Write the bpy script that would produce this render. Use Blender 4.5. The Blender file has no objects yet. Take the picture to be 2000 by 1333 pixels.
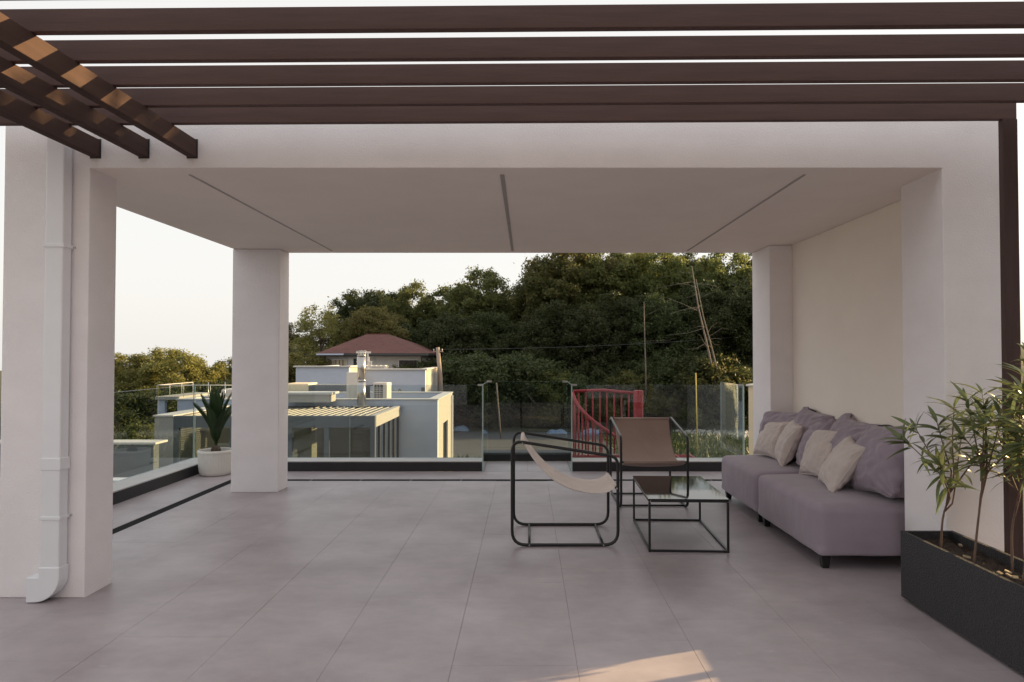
import bpy, bmesh, math, random
import numpy as np
from mathutils import Vector, Matrix, noise

R = math.radians
scene = bpy.context.scene
COL = scene.collection

# ------------------------------------------------------------------ camera
cam_d = bpy.data.cameras.new('camera')
cam_d.lens = 24.0
cam_d.sensor_width = 36.0
cam_d.shift_x = -0.0145
cam_d.clip_start = 0.05
cam_d.clip_end = 3000
cam = bpy.data.objects.new('camera', cam_d)
COL.objects.link(cam)
cam.location = (0, 0, 1.5)
cam.rotation_euler = (R(90 + 1.18), 0, 0)
scene.camera = cam

# ------------------------------------------------------------------ light
SUN_AZ = 19.0      # degrees from +X towards +Y
SUN_EL = 15.6
world = bpy.data.worlds.new('World')
scene.world = world
world.use_nodes = True
wn = world.node_tree
wn.nodes.clear()
sky = wn.nodes.new('ShaderNodeTexSky')
sky.sky_type = 'NISHITA'
sky.sun_disc = False
sky.sun_elevation = R(SUN_EL)
sky.sun_rotation = R(90 - SUN_AZ)
sky.air_density = 1.0
sky.dust_density = 4.0
sky.ozone_density = 1.0
sky.altitude = 200
# thin high haze: pulls the clear-sky blue towards a pale even veil
hz = wn.nodes.new('ShaderNodeMix'); hz.data_type = 'RGBA'
hz.inputs[0].default_value = 0.90
hz.inputs[7].default_value = (2.50, 2.42, 2.31, 1)
bg = wn.nodes.new('ShaderNodeBackground')
bg.inputs[1].default_value = 0.10
wo = wn.nodes.new('ShaderNodeOutputWorld')
wn.links.new(sky.outputs[0], hz.inputs[6])
wn.links.new(hz.outputs[2], bg.inputs[0])
wn.links.new(bg.outputs[0], wo.inputs[0])

sun_d = bpy.data.lights.new('sun', 'SUN')
sun_d.energy = 2.9
sun_d.angle = R(0.5)
sun_d.color = (1.0, 0.70, 0.33)
sun = bpy.data.objects.new('sun', sun_d)
COL.objects.link(sun)
sv = Vector((math.cos(R(SUN_EL)) * math.cos(R(SUN_AZ)), math.cos(R(SUN_EL)) * math.sin(R(SUN_AZ)), math.sin(R(SUN_EL))))
sun.rotation_euler = sv.to_track_quat('Z', 'Y').to_euler()
sun.location = sv * 60

vs = scene.view_settings
vs.view_transform = 'Standard'
vs.look = 'None'
vs.exposure = 1.97
vs.gamma = 1.0
vs.use_curve_mapping = False
scene.cycles.max_bounces = 10
scene.cycles.diffuse_bounces = 5
scene.cycles.glossy_bounces = 4
scene.cycles.transparent_max_bounces = 24

# ------------------------------------------------------------------ materials
def nt(name):
    m = bpy.data.materials.new(name)
    m.use_nodes = True
    t = m.node_tree
    b = t.nodes['Principled BSDF']
    return m, t, b

def L(t, a, b):
    t.links.new(a, b)

def mat(name, col, rough=0.6, metal=0.0, var=0.08, vscale=6.0, bump=0.0, bscale=60.0, spec=0.5, stretch=(1, 1, 1), coat=0.0, rvar=0.0):
    """principled with low-frequency colour variation and fine relief"""
    m, t, b = nt(name)
    b.inputs['Roughness'].default_value = rough
    b.inputs['Metallic'].default_value = metal
    b.inputs['Specular IOR Level'].default_value = spec
    if coat:
        b.inputs['Coat Weight'].default_value = coat
    tc = t.nodes.new('ShaderNodeTexCoord')
    mp = t.nodes.new('ShaderNodeMapping'); mp.inputs['Scale'].default_value = stretch
    L(t, tc.outputs['Object'], mp.inputs[0])
    n = t.nodes.new('ShaderNodeTexNoise')
    n.inputs['Scale'].default_value = vscale
    n.inputs['Detail'].default_value = 6
    n.inputs['Roughness'].default_value = 0.6
    L(t, mp.outputs[0], n.inputs['Vector'])
    mr = t.nodes.new('ShaderNodeMapRange')
    mr.inputs[1].default_value = 0.3; mr.inputs[2].default_value = 0.7
    mr.inputs[3].default_value = 1 - var; mr.inputs[4].default_value = 1 + var
    L(t, n.outputs[0], mr.inputs[0])
    vm = t.nodes.new('ShaderNodeVectorMath'); vm.operation = 'SCALE'
    vm.inputs[0].default_value = col[:3]
    L(t, mr.outputs[0], vm.inputs['Scale'])
    L(t, vm.outputs[0], b.inputs['Base Color'])
    if rvar:
        m2 = t.nodes.new('ShaderNodeMapRange')
        m2.inputs[1].default_value = 0.3; m2.inputs[2].default_value = 0.7
        m2.inputs[3].default_value = rough - rvar; m2.inputs[4].default_value = rough + rvar
        L(t, n.outputs[0], m2.inputs[0]); L(t, m2.outputs[0], b.inputs['Roughness'])
    if bump:
        n2 = t.nodes.new('ShaderNodeTexNoise')
        n2.inputs['Scale'].default_value = bscale
        n2.inputs['Detail'].default_value = 4
        L(t, mp.outputs[0], n2.inputs['Vector'])
        bp = t.nodes.new('ShaderNodeBump')
        bp.inputs['Strength'].default_value = bump
        bp.inputs['Distance'].default_value = 0.01
        L(t, n2.outputs[0], bp.inputs['Height'])
        L(t, bp.outputs[0], b.inputs['Normal'])
    return m

def leaf_mat(name, c1, c2, trans=0.35, rough=0.5):
    m, t, b = nt(name)
    g = t.nodes.new('ShaderNodeNewGeometry')
    oi = t.nodes.new('ShaderNodeObjectInfo')
    cr = t.nodes.new('ShaderNodeMix'); cr.data_type = 'RGBA'
    cr.inputs[6].default_value = (*c1, 1); cr.inputs[7].default_value = (*c2, 1)
    L(t, g.outputs['Random Per Island'], cr.inputs[0])
    hs = t.nodes.new('ShaderNodeHueSaturation')
    mr = t.nodes.new('ShaderNodeMapRange')
    mr.inputs[3].default_value = 0.75; mr.inputs[4].default_value = 1.25
    L(t, oi.outputs['Random'], mr.inputs[0]); L(t, mr.outputs[0], hs.inputs['Value'])
    m3 = t.nodes.new('ShaderNodeMapRange')
    m3.inputs[3].default_value = 0.485; m3.inputs[4].default_value = 0.515
    L(t, oi.outputs['Random'], m3.inputs[0]); L(t, m3.outputs[0], hs.inputs['Hue'])
    L(t, cr.outputs[2], hs.inputs['Color'])
    L(t, hs.outputs[0], b.inputs['Base Color'])
    b.inputs['Roughness'].default_value = rough
    b.inputs['Specular IOR Level'].default_value = 0.3
    tr = t.nodes.new('ShaderNodeBsdfTranslucent')
    h2 = t.nodes.new('ShaderNodeHueSaturation'); h2.inputs['Hue'].default_value = 0.497; h2.inputs['Value'].default_value = 1.7
    L(t, hs.outputs[0], h2.inputs['Color']); L(t, h2.outputs[0], tr.inputs[0])
    mx = t.nodes.new('ShaderNodeMixShader'); mx.inputs[0].default_value = trans
    o = t.nodes['Material Output']
    L(t, b.outputs[0], mx.inputs[1]); L(t, tr.outputs[0], mx.inputs[2]); L(t, mx.outputs[0], o.inputs[0])
    return m

def glass_mat(name, tint=(0.86, 0.92, 0.905), rough=0.0, ior=1.5):
    m = bpy.data.materials.new(name); m.use_nodes = True
    t = m.node_tree; t.nodes.clear()
    o = t.nodes.new('ShaderNodeOutputMaterial')
    tr = t.nodes.new('ShaderNodeBsdfTransparent'); tr.inputs[0].default_value = (*tint, 1)
    gl = t.nodes.new('ShaderNodeBsdfGlossy'); gl.inputs['Roughness'].default_value = rough
    gl.inputs[0].default_value = (0.9, 0.95, 0.95, 1)
    fr = t.nodes.new('ShaderNodeFresnel'); fr.inputs[0].default_value = ior
    mx = t.nodes.new('ShaderNodeMixShader')
    ge = t.nodes.new('ShaderNodeNewGeometry'); iv = t.nodes.new('ShaderNodeMath'); iv.operation = 'SUBTRACT'; iv.inputs[0].default_value = 1.0
    L(t, ge.outputs['Backfacing'], iv.inputs[1])
    m0 = t.nodes.new('ShaderNodeMath'); m0.operation = 'MULTIPLY'; m0.use_clamp = True; m0.inputs[1].default_value = 1.9; L(t, fr.outputs[0], m0.inputs[0])
    mu = t.nodes.new('ShaderNodeMath'); mu.operation = 'MULTIPLY'; L(t, m0.outputs[0], mu.inputs[0]); L(t, iv.outputs[0], mu.inputs[1])
    L(t, mu.outputs[0], mx.inputs[0]); L(t, tr.outputs[0], mx.inputs[1]); L(t, gl.outputs[0], mx.inputs[2])
    L(t, mx.outputs[0], o.inputs[0])
    return m

M = {}
def stucco_mat(name, col, bscale=110, bump=0.34, dirt=0.05):
    m, t, b = nt(name)
    tc = t.nodes.new('ShaderNodeTexCoord')
    n = t.nodes.new('ShaderNodeTexNoise'); n.inputs['Scale'].default_value = 1.3; n.inputs['Detail'].default_value = 7
    L(t, tc.outputs['Object'], n.inputs['Vector'])
    # vertical rain streaks
    mp = t.nodes.new('ShaderNodeMapping'); mp.inputs['Scale'].default_value = (3, 3, 5)
    L(t, tc.outputs['Object'], mp.inputs[0])
    n3 = t.nodes.new('ShaderNodeTexNoise'); n3.inputs['Scale'].default_value = 1.0; n3.inputs['Detail'].default_value = 5
    L(t, mp.outputs[0], n3.inputs['Vector'])
    ad = t.nodes.new('ShaderNodeMath'); ad.operation = 'ADD'
    L(t, n.outputs[0], ad.inputs[0]); L(t, n3.outputs[0], ad.inputs[1])
    mr = t.nodes.new('ShaderNodeMapRange'); mr.inputs[1].default_value = 0.7; mr.inputs[2].default_value = 1.3
    mr.inputs[3].default_value = 1 - dirt; mr.inputs[4].default_value = 1 + dirt * 0.6
    L(t, ad.outputs[0], mr.inputs[0])
    vm = t.nodes.new('ShaderNodeVectorMath'); vm.operation = 'SCALE'; vm.inputs[0].default_value = col
    L(t, mr.outputs[0], vm.inputs['Scale']); L(t, vm.outputs[0], b.inputs['Base Color'])
    b.inputs['Roughness'].default_value = 0.9; b.inputs['Specular IOR Level'].default_value = 0.25
    n2 = t.nodes.new('ShaderNodeTexNoise'); n2.inputs['Scale'].default_value = bscale; n2.inputs['Detail'].default_value = 3
    L(t, tc.outputs['Object'], n2.inputs['Vector'])
    bp = t.nodes.new('ShaderNodeBump'); bp.inputs['Strength'].default_value = bump; bp.inputs['Distance'].default_value = 0.014
    L(t, n2.outputs[0], bp.inputs['Height']); L(t, bp.outputs[0], b.inputs['Normal'])
    return m

M['stucco'] = stucco_mat('white_stucco', (0.88, 0.845, 0.865))
M['plaster'] = stucco_mat('ceiling_plaster', (0.90, 0.825, 0.775), bscale=160, bump=0.06, dirt=0.03)
M['inner'] = stucco_mat('cream_inner_plaster', (0.93, 0.86, 0.785), bscale=120, bump=0.12, dirt=0.03)
M['nwall'] = stucco_mat('white_render_shade_blue', (0.50, 0.545, 0.66), bscale=40, bump=0.1)  # white render with the bluish shade of unsunlit fronts put into the colour
M['nwhite'] = stucco_mat('white_render_sun_dimmed', (0.40, 0.385, 0.36), bscale=40, bump=0.1)  # darkened copy of the render so sunlit flanks do not clip
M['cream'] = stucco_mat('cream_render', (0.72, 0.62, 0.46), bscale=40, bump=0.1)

def tile_mat():
    m, t, b = nt('porcelain_tile')
    tc = t.nodes.new('ShaderNodeTexCoord')
    oi = t.nodes.new('ShaderNodeObjectInfo')
    sc_ = t.nodes.new('ShaderNodeVectorMath'); sc_.operation = 'SCALE'; sc_.inputs[0].default_value = (37.0, 91.0, 13.0)
    L(t, oi.outputs['Random'], sc_.inputs['Scale'])
    ad = t.nodes.new('ShaderNodeVectorMath'); ad.operation = 'ADD'
    L(t, tc.outputs['Object'], ad.inputs[0]); L(t, sc_.outputs[0], ad.inputs[1])
    def nz(scale, detail, rough, vec, st=None):
        n = t.nodes.new('ShaderNodeTexNoise'); n.inputs['Scale'].default_value = scale
        n.inputs['Detail'].default_value = detail; n.inputs['Roughness'].default_value = rough
        if st:
            mp = t.nodes.new('ShaderNodeMapping'); mp.inputs['Scale'].default_value = st
            L(t, vec, mp.inputs[0]); vec = mp.outputs[0]
        L(t, vec, n.inputs['Vector']); return n
    gp_ = t.nodes.new('ShaderNodeNewGeometry')
    n1 = nz(1.7, 9, 0.62, gp_.outputs['Position'])
    n2 = nz(11.0, 10, 0.75, ad.outputs[0], (0.5, 1.0, 1))
    n3 = nz(0.8, 5, 0.55, gp_.outputs['Position'])
    cr = t.nodes.new('ShaderNodeValToRGB')
    cr.color_ramp.elements[0].position = 0.32; cr.color_ramp.elements[0].color = (0.318, 0.273, 0.294, 1)
    cr.color_ramp.elements[1].position = 0.70; cr.color_ramp.elements[1].color = (0.445, 0.394, 0.414, 1)
    L(t, n1.outputs[0], cr.inputs[0])
    mr = t.nodes.new('ShaderNodeMapRange'); mr.inputs[1].default_value = 0.3; mr.inputs[2].default_value = 0.7
    mr.inputs[3].default_value = 0.925; mr.inputs[4].default_value = 1.075
    L(t, n2.outputs[0], mr.inputs[0])
    mr2 = t.nodes.new('ShaderNodeMapRange'); mr2.inputs[3].default_value = 0.985; mr2.inputs[4].default_value = 1.015
    L(t, oi.outputs['Random'], mr2.inputs[0])
    mu = t.nodes.new('ShaderNodeMath'); mu.operation = 'MULTIPLY'
    L(t, mr.outputs[0], mu.inputs[0]); L(t, mr2.outputs[0], mu.inputs[1])
    # pale scuffs
    n4 = nz(7.0, 3, 0.5, gp_.outputs['Position'], (1.0, 3.5, 1))
    sr = t.nodes.new('ShaderNodeMapRange'); sr.inputs[1].default_value = 0.69; sr.inputs[2].default_value = 0.76
    sr.inputs[3].default_value = 0.0; sr.inputs[4].default_value = 0.35
    L(t, n4.outputs[0], sr.inputs[0])
    vm = t.nodes.new('ShaderNodeVectorMath'); vm.operation = 'SCALE'
    L(t, cr.outputs[0], vm.inputs[0]); L(t, mu.outputs[0], vm.inputs['Scale'])
    mx = t.nodes.new('ShaderNodeMix'); mx.data_type = 'RGBA'; mx.inputs[7].default_value = (0.52, 0.49, 0.49, 1)
    L(t, sr.outputs[0], mx.inputs[0]); L(t, vm.outputs[0], mx.inputs[6])
    L(t, mx.outputs[2], b.inputs['Base Color'])
    rr = t.nodes.new('ShaderNodeMapRange'); rr.inputs[1].default_value = 0.3; rr.inputs[2].default_value = 0.7
    rr.inputs[3].default_value = 0.33; rr.inputs[4].default_value = 0.50
    L(t, n3.outputs[0], rr.inputs[0]); L(t, rr.outputs[0], b.inputs['Roughness'])
    b.inputs['Specular IOR Level'].default_value = 0.45
    n5 = nz(60, 3, 0.5, tc.outputs['Object'])
    bp = t.nodes.new('ShaderNodeBump'); bp.inputs['Strength'].default_value = 0.05; bp.inputs['Distance'].default_value = 0.004
    L(t, n5.outputs[0], bp.inputs['Height']); L(t, bp.outputs[0], b.inputs['Normal'])
    return m
M['tile'] = tile_mat()
M['grout'] = mat('tile_grout', (0.36, 0.315, 0.33), 0.9, var=0.2)
M['black_kerb'] = mat('black_kerb_paint', (0.018, 0.018, 0.02), 0.55, var=0.2, bump=0.05)
M['coping'] = mat('pale_coping_stone', (0.52, 0.50, 0.50), 0.6, var=0.06, bump=0.04)
M['drain'] = mat('drain_grate_black', (0.010, 0.010, 0.012), 0.8, var=0.2, spec=0.1)
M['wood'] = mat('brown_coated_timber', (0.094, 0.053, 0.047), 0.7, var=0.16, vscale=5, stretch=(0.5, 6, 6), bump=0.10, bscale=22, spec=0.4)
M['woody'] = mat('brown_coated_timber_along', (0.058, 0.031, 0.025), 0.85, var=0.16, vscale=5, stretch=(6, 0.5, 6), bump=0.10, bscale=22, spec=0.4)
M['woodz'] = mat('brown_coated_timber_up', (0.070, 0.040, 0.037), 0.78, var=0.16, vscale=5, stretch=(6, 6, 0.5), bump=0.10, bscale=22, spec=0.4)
M['pvc'] = mat('white_pvc', (0.82, 0.83, 0.87), 0.35, var=0.04, vscale=2)
M['profile'] = mat('light_profile', (0.40, 0.37, 0.36), 0.5, metal=0.2)
M['glass'] = glass_mat('balustrade_glass', (0.815, 0.86, 0.868))
M['glassedge'] = mat('glass_edge_green', (0.42, 0.56, 0.54), 0.15, var=0.1)
M['pane'] = glass_mat('window_glass', (0.72, 0.76, 0.78))
M['steel'] = mat('stainless_steel', (0.45, 0.44, 0.43), 0.3, metal=1.0, var=0.06, bump=0.02, bscale=20)
M['blackmetal'] = mat('black_powder_coat', (0.012, 0.012, 0.013), 0.38, var=0.2, bump=0.02, bscale=200)
M['screw'] = mat('screw_steel', (0.6, 0.6, 0.6), 0.3, metal=1.0)
def fabric(name, col, weave=900, var=0.10, bump=0.35, sheen=0.25):
    m = mat(name, col, 0.9, var=var, vscale=4, spec=0.2)
    t = m.node_tree; b = t.nodes['Principled BSDF']
    b.inputs['Sheen Weight'].default_value = sheen
    tc = t.nodes.new('ShaderNodeTexCoord')
    w1 = t.nodes.new('ShaderNodeTexNoise'); w1.inputs['Scale'].default_value = weave; w1.inputs['Detail'].default_value = 1
    w2 = t.nodes.new('ShaderNodeTexNoise'); w2.inputs['Scale'].default_value = 9; w2.inputs['Detail'].default_value = 3
    L(t, tc.outputs['Object'], w1.inputs['Vector']); L(t, tc.outputs['Object'], w2.inputs['Vector'])
    b1 = t.nodes.new('ShaderNodeBump'); b1.inputs['Strength'].default_value = bump; b1.inputs['Distance'].default_value = 0.001
    b2 = t.nodes.new('ShaderNodeBump'); b2.inputs['Strength'].default_value = 0.25; b2.inputs['Distance'].default_value = 0.02
    L(t, w1.outputs[0], b1.inputs['Height']); L(t, w2.outputs[0], b2.inputs['Height'])
    L(t, b1.outputs[0], b2.inputs['Normal']); L(t, b2.outputs[0], b.inputs['Normal'])
    return m
M['sofa'] = fabric('mauve_grey_upholstery', (0.330, 0.278, 0.330), var=0.06)
M['cush'] = fabric('mauve_grey_cotton', (0.320, 0.268, 0.320), var=0.08)
M['beige'] = fabric('beige_linen', (0.60, 0.525, 0.495), var=0.10)
M['canvas1'] = fabric('natural_canvas', (0.80, 0.71, 0.655), var=0.10)
M['canvas2'] = fabric('brown_canvas', (0.36, 0.265, 0.225), var=0.07)
M['footblack'] = mat('black_wood_foot', (0.012, 0.011, 0.011), 0.4)
M['tableglass'] = mat('black_table_glass', (0.008, 0.008, 0.009), 0.04, var=0.1, spec=0.3)
def planter_mat():
    m, t, b = nt('black_woven_planter')
    tc = t.nodes.new('ShaderNodeTexCoord')
    mp = t.nodes.new('ShaderNodeMapping'); mp.inputs['Scale'].default_value = (90, 90, 160)
    L(t, tc.outputs['Object'], mp.inputs[0])
    v = t.nodes.new('ShaderNodeTexVoronoi'); v.inputs['Scale'].default_value = 1.0
    L(t, mp.outputs[0], v.inputs['Vector'])
    n = t.nodes.new('ShaderNodeTexNoise'); n.inputs['Scale'].default_value = 130; n.inputs['Detail'].default_value = 2
    L(t, tc.outputs['Object'], n.inputs['Vector'])
    cr = t.nodes.new('ShaderNodeValToRGB')
    cr.color_ramp.elements[0].position = 0.4; cr.color_ramp.elements[0].color = (0.016, 0.016, 0.018, 1)
    cr.color_ramp.elements[1].position = 0.75; cr.color_ramp.elements[1].color = (0.055, 0.052, 0.058, 1)
    L(t, n.outputs[0], cr.inputs[0]); L(t, cr.outputs[0], b.inputs['Base Color'])
    b.inputs['Roughness'].default_value = 0.55
    bp = t.nodes.new('ShaderNodeBump'); bp.inputs['Strength'].default_value = 0.8; bp.inputs['Distance'].default_value = 0.004
    L(t, v.outputs['Distance'], bp.inputs['Height']); L(t, bp.outputs[0], b.inputs['Normal'])
    return m
M['planter'] = planter_mat()
M['soil'] = mat('dark_soil', (0.035, 0.022, 0.016), 0.95, var=0.5, vscale=40, bump=0.9, bscale=70)
M['chip'] = mat('pale_wood_chip', (0.32, 0.25, 0.17), 0.8, var=0.3)
M['stem'] = mat('oleander_stem', (0.16, 0.10, 0.075), 0.7, var=0.25, vscale=20, bump=0.2)
M['oleander'] = leaf_mat('oleander_leaf', (0.075, 0.105, 0.045), (0.18, 0.205, 0.095), 0.25, 0.3)
M['cycad'] = leaf_mat('cycad_leaf', (0.016, 0.036, 0.013), (0.035, 0.062, 0.022), 0.15, 0.35)
M['pot'] = mat('white_pot_glaze', (0.68, 0.65, 0.61), 0.5, var=0.05)
M['red'] = mat('red_painted_steel', (0.44, 0.040, 0.048), 0.42, var=0.10, spec=0.4)
M['darkpanel'] = mat('blue_grey_aluminium', (0.10, 0.115, 0.135), 0.5, var=0.06)
M['louvre'] = mat('white_louvre', (0.40, 0.385, 0.37), 0.5, var=0.05)
M['frame'] = mat('anthracite_frame', (0.045, 0.047, 0.052), 0.45)
M['whitepaint'] = mat('white_paint', (0.58, 0.57, 0.56), 0.45, var=0.04)
M['roofdeck'] = mat('roof_deck_screed', (0.42, 0.39, 0.36), 0.9, var=0.15, bump=0.2)
M['roofred'] = mat('red_brown_shingle', (0.110, 0.036, 0.029), 0.8, var=0.22, vscale=3, bump=0.5, bscale=14)
M['siding'] = mat('grey_board_siding', (0.48, 0.46, 0.45), 0.7, var=0.10, stretch=(6, 6, 0.5))
M['darkin'] = mat('dark_interior', (0.02, 0.022, 0.026), 0.6)
M['curtain'] = mat('beige_curtain', (0.55, 0.47, 0.35), 0.9, var=0.12, stretch=(12, 12, 0.4))
M['intwall'] = mat('interior_wall', (0.42, 0.37, 0.32), 0.8)
M['marble'] = mat('streaky_stone_slab', (0.42, 0.37, 0.33), 0.4, var=0.30, vscale=5, stretch=(0.6, 3, 5))
M['brownframe'] = mat('brown_door_frame', (0.08, 0.035, 0.025), 0.5)
M['acwhite'] = mat('ac_casing', (0.55, 0.53, 0.50), 0.45, var=0.04)
M['acdark'] = mat('ac_grille_dark', (0.04, 0.04, 0.045), 0.5)
M['bark'] = mat('tree_bark', (0.075, 0.056, 0.042), 0.9, var=0.3, vscale=8, bump=0.5, bscale=20, stretch=(4, 4, 0.8))
M['palebark'] = mat('pale_dead_bark', (0.16, 0.135, 0.115), 0.85, var=0.25, vscale=6, bump=0.3)
M['pole'] = mat('weathered_pole', (0.30, 0.24, 0.20), 0.85, var=0.2, stretch=(6, 6, 0.6), bump=0.2)
M['leafA'] = leaf_mat('leaf_olive', (0.062, 0.078, 0.024), (0.15, 0.15, 0.05), 0.5)
M['leafB'] = leaf_mat('leaf_deep', (0.028, 0.042, 0.016), (0.078, 0.092, 0.034), 0.4)
M['leafC'] = leaf_mat('leaf_yellowish', (0.10, 0.105, 0.033), (0.24, 0.22, 0.075), 0.5)
M['grass'] = leaf_mat('grass_blade', (0.022, 0.042, 0.014), (0.055, 0.07, 0.025), 0.25)
M['asphalt'] = mat('dark_asphalt', (0.06, 0.062, 0.068), 0.85, var=0.2, vscale=1, bump=0.2)
M['gravel'] = mat('pale_gravel', (0.38, 0.36, 0.34), 0.95, var=0.4, vscale=5, bump=0.8, bscale=20)
M['stone'] = mat('grey_stones', (0.36, 0.34, 0.32), 0.9, var=0.3)
M['blue'] = mat('blue_tarpaulin', (0.13, 0.19, 0.29), 0.5, var=0.2, bump=0.4, bscale=12)
M['yellow'] = mat('yellow_post_paint', (0.50, 0.38, 0.06), 0.6)
M['plank'] = mat('sawn_plank', (0.34, 0.27, 0.20), 0.8, var=0.2)
def ground_mat():
    m, t, b = nt('rough_ground')
    tc = t.nodes.new('ShaderNodeTexCoord')
    n = t.nodes.new('ShaderNodeTexNoise'); n.inputs['Scale'].default_value = 0.35; n.inputs['Detail'].default_value = 9
    L(t, tc.outputs['Object'], n.inputs['Vector'])
    cr = t.nodes.new('ShaderNodeValToRGB')
    e = cr.color_ramp.elements
    e[0].position = 0.35; e[0].color = (0.030, 0.042, 0.018, 1)
    e[1].position = 0.68; e[1].color = (0.085, 0.075, 0.048, 1)
    L(t, n.outputs[0], cr.inputs[0]); L(t, cr.outputs[0], b.inputs['Base Color'])
    b.inputs['Roughness'].default_value = 0.95
    n2 = t.nodes.new('ShaderNodeTexNoise'); n2.inputs['Scale'].default_value = 8; n2.inputs['Detail'].default_value = 5
    L(t, tc.outputs['Object'], n2.inputs['Vector'])
    bp = t.nodes.new('ShaderNodeBump'); bp.inputs['Strength'].default_value = 0.8; bp.inputs['Distance'].default_value = 0.1
    L(t, n2.outputs[0], bp.inputs['Height']); L(t, bp.outputs[0], b.inputs['Normal'])
    return m
M['ground'] = ground_mat()

# ------------------------------------------------------------------ mesh helpers
class MB:
    def __init__(s):
        s.v = []; s.f = []; s.smooth = []
    def add(s, vs_, fs, smooth=False):
        o = len(s.v)
        s.v += [tuple(p) for p in vs_]
        s.f += [tuple(i + o for i in q) for q in fs]
        s.smooth += [smooth] * len(fs)
        return s
    def box(s, x0, x1, y0, y1, z0, z1):
        v = [(x, y, z) for z in (z0, z1) for y in (y0, y1) for x in (x0, x1)]
        return s.add(v, [(0, 2, 3, 1), (4, 5, 7, 6), (0, 1, 5, 4), (1, 3, 7, 5), (3, 2, 6, 7), (2, 0, 4, 6)])
    def hexa(s, low, high):
        v = list(low) + list(high)
        return s.add(v, [(3, 2, 1, 0), (4, 5, 6, 7), (0, 1, 5, 4), (1, 2, 6, 5), (2, 3, 7, 6), (3, 0, 4, 7)])
    def tube(s, pts, r, n=10, closed=False, caps=True):
        pts = [Vector(p) for p in pts]
        k = len(pts)
        rs = r if isinstance(r, (list, tuple)) else [r] * k
        rings = []
        up = None
        for i, p in enumerate(pts):
            if closed:
                d = (pts[(i + 1) % k] - pts[i - 1])
            else:
                d = pts[min(i + 1, k - 1)] - pts[max(i - 1, 0)]
            d.normalize()
            if up is None:
                a = Vector((0, 0, 1)) if abs(d.z) < 0.9 else Vector((0, 1, 0))
                up = (a - d * a.dot(d)).normalized()
            else:
                up = (up - d * up.dot(d))
                if up.length < 1e-6:
                    up = d.orthogonal()
                up.normalize()
            sd = d.cross(up)
            rings.append([p + (up * math.cos(2 * math.pi * j / n) + sd * math.sin(2 * math.pi * j / n)) * rs[i] for j in range(n)])
        v = [q for ring in rings for q in ring]
        f = []
        for i in range(k if closed else k - 1):
            a = i * n; b = ((i + 1) % k) * n
            for j in range(n):
                f.append((a + j, a + (j + 1) % n, b + (j + 1) % n, b + j))
        s.add(v, f, True)
        if caps and not closed:
            o = len(s.v) - len(v)
            s.f.append(tuple(o + j for j in reversed(range(n)))); s.smooth.append(False)
            s.f.append(tuple(o + (k - 1) * n + j for j in range(n))); s.smooth.append(False)
        return s
    def lathe(s, prof, n=32, c=(0, 0, 0), rmod=None):
        v = []
        for (r, z) in prof:
            for j in range(n):
                a = 2 * math.pi * j / n
                q = r * (rmod(a, z) if rmod else 1)
                v.append((c[0] + q * math.cos(a), c[1] + q * math.sin(a), c[2] + z))
        f = []
        for i in range(len(prof) - 1):
            for j in range(n):
                f.append((i * n + j, i * n + (j + 1) % n, (i + 1) * n + (j + 1) % n, (i + 1) * n + j))
        return s.add(v, f, True)
    def prism(s, poly, d0, d1, axis='y'):
        """poly of 2-D points extruded along axis from d0 to d1"""
        n = len(poly)
        def P(a, b, d):
            return (a, d, b) if axis == 'y' else ((d, a, b) if axis == 'x' else (a, b, d))
        v = [P(a, b, d0) for a, b in poly] + [P(a, b, d1) for a, b in poly]
        f = [tuple(range(n)), tuple(reversed(range(n, 2 * n)))]
        f += [(j, n + j, n + (j + 1) % n, (j + 1) % n) for j in range(n)]
        return s.add(v, f)
    def mesh(s, name):
        me = bpy.data.meshes.new(name)
        me.from_pydata(s.v, [], s.f)
        me.polygons.foreach_set('use_smooth', s.smooth)
        me.update()
        bm = bmesh.new(); bm.from_mesh(me)
        bmesh.ops.recalc_face_normals(bm, faces=bm.faces)
        bm.to_mesh(me); bm.free()
        return me
    def build(s, name, m, parent=None, bevel=0.0, seg=2):
        me = s.mesh(name)
        me.materials.append(M[m] if isinstance(m, str) else m)
        return link(name, me, parent, bevel, seg)

def link(name, me, parent=None, bevel=0.0, seg=2):
    o = bpy.data.objects.new(name, me)
    COL.objects.link(o)
    if parent is not None:
        o.parent = parent
    if bevel:
        md = o.modifiers.new('bevel', 'BEVEL'); md.width = bevel; md.segments = seg; md.limit_method = 'ANGLE'
    return o

def tag(o, label, cat, group=None, kind=None):
    o['label'] = label; o['category'] = cat
    if group: o['group'] = group
    if kind: o['kind'] = kind
    return o

def struct(o, label=None):
    o['kind'] = 'structure'
    if label: o['label'] = label
    return o

def thing(name, label, cat, loc=(0, 0, 0), rz=0.0, group=None, sc=None):
    o = bpy.data.objects.new(name, None)
    o.empty_display_size = 0.2
    COL.objects.link(o)
    o.location = loc; o.rotation_euler = (0, 0, rz)
    if sc: o.scale = sc if isinstance(sc, (tuple, list)) else (sc, sc, sc)
    return tag(o, label, cat, group)

def box(name, m, parent, x0, x1, y0, y1, z0, z1, bevel=0.0):
    return MB().box(x0, x1, y0, y1, z0, z1).build(name, m, parent, bevel)

def rbox(name, m, parent, c, size, rot=(0, 0, 0), bevel=0.0):
    hx, hy, hz_ = size[0] / 2, size[1] / 2, size[2] / 2
    o = MB().box(-hx, hx, -hy, hy, -hz_, hz_).build(name, m, parent, bevel)
    o.location = c; o.rotation_euler = rot
    return o

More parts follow.
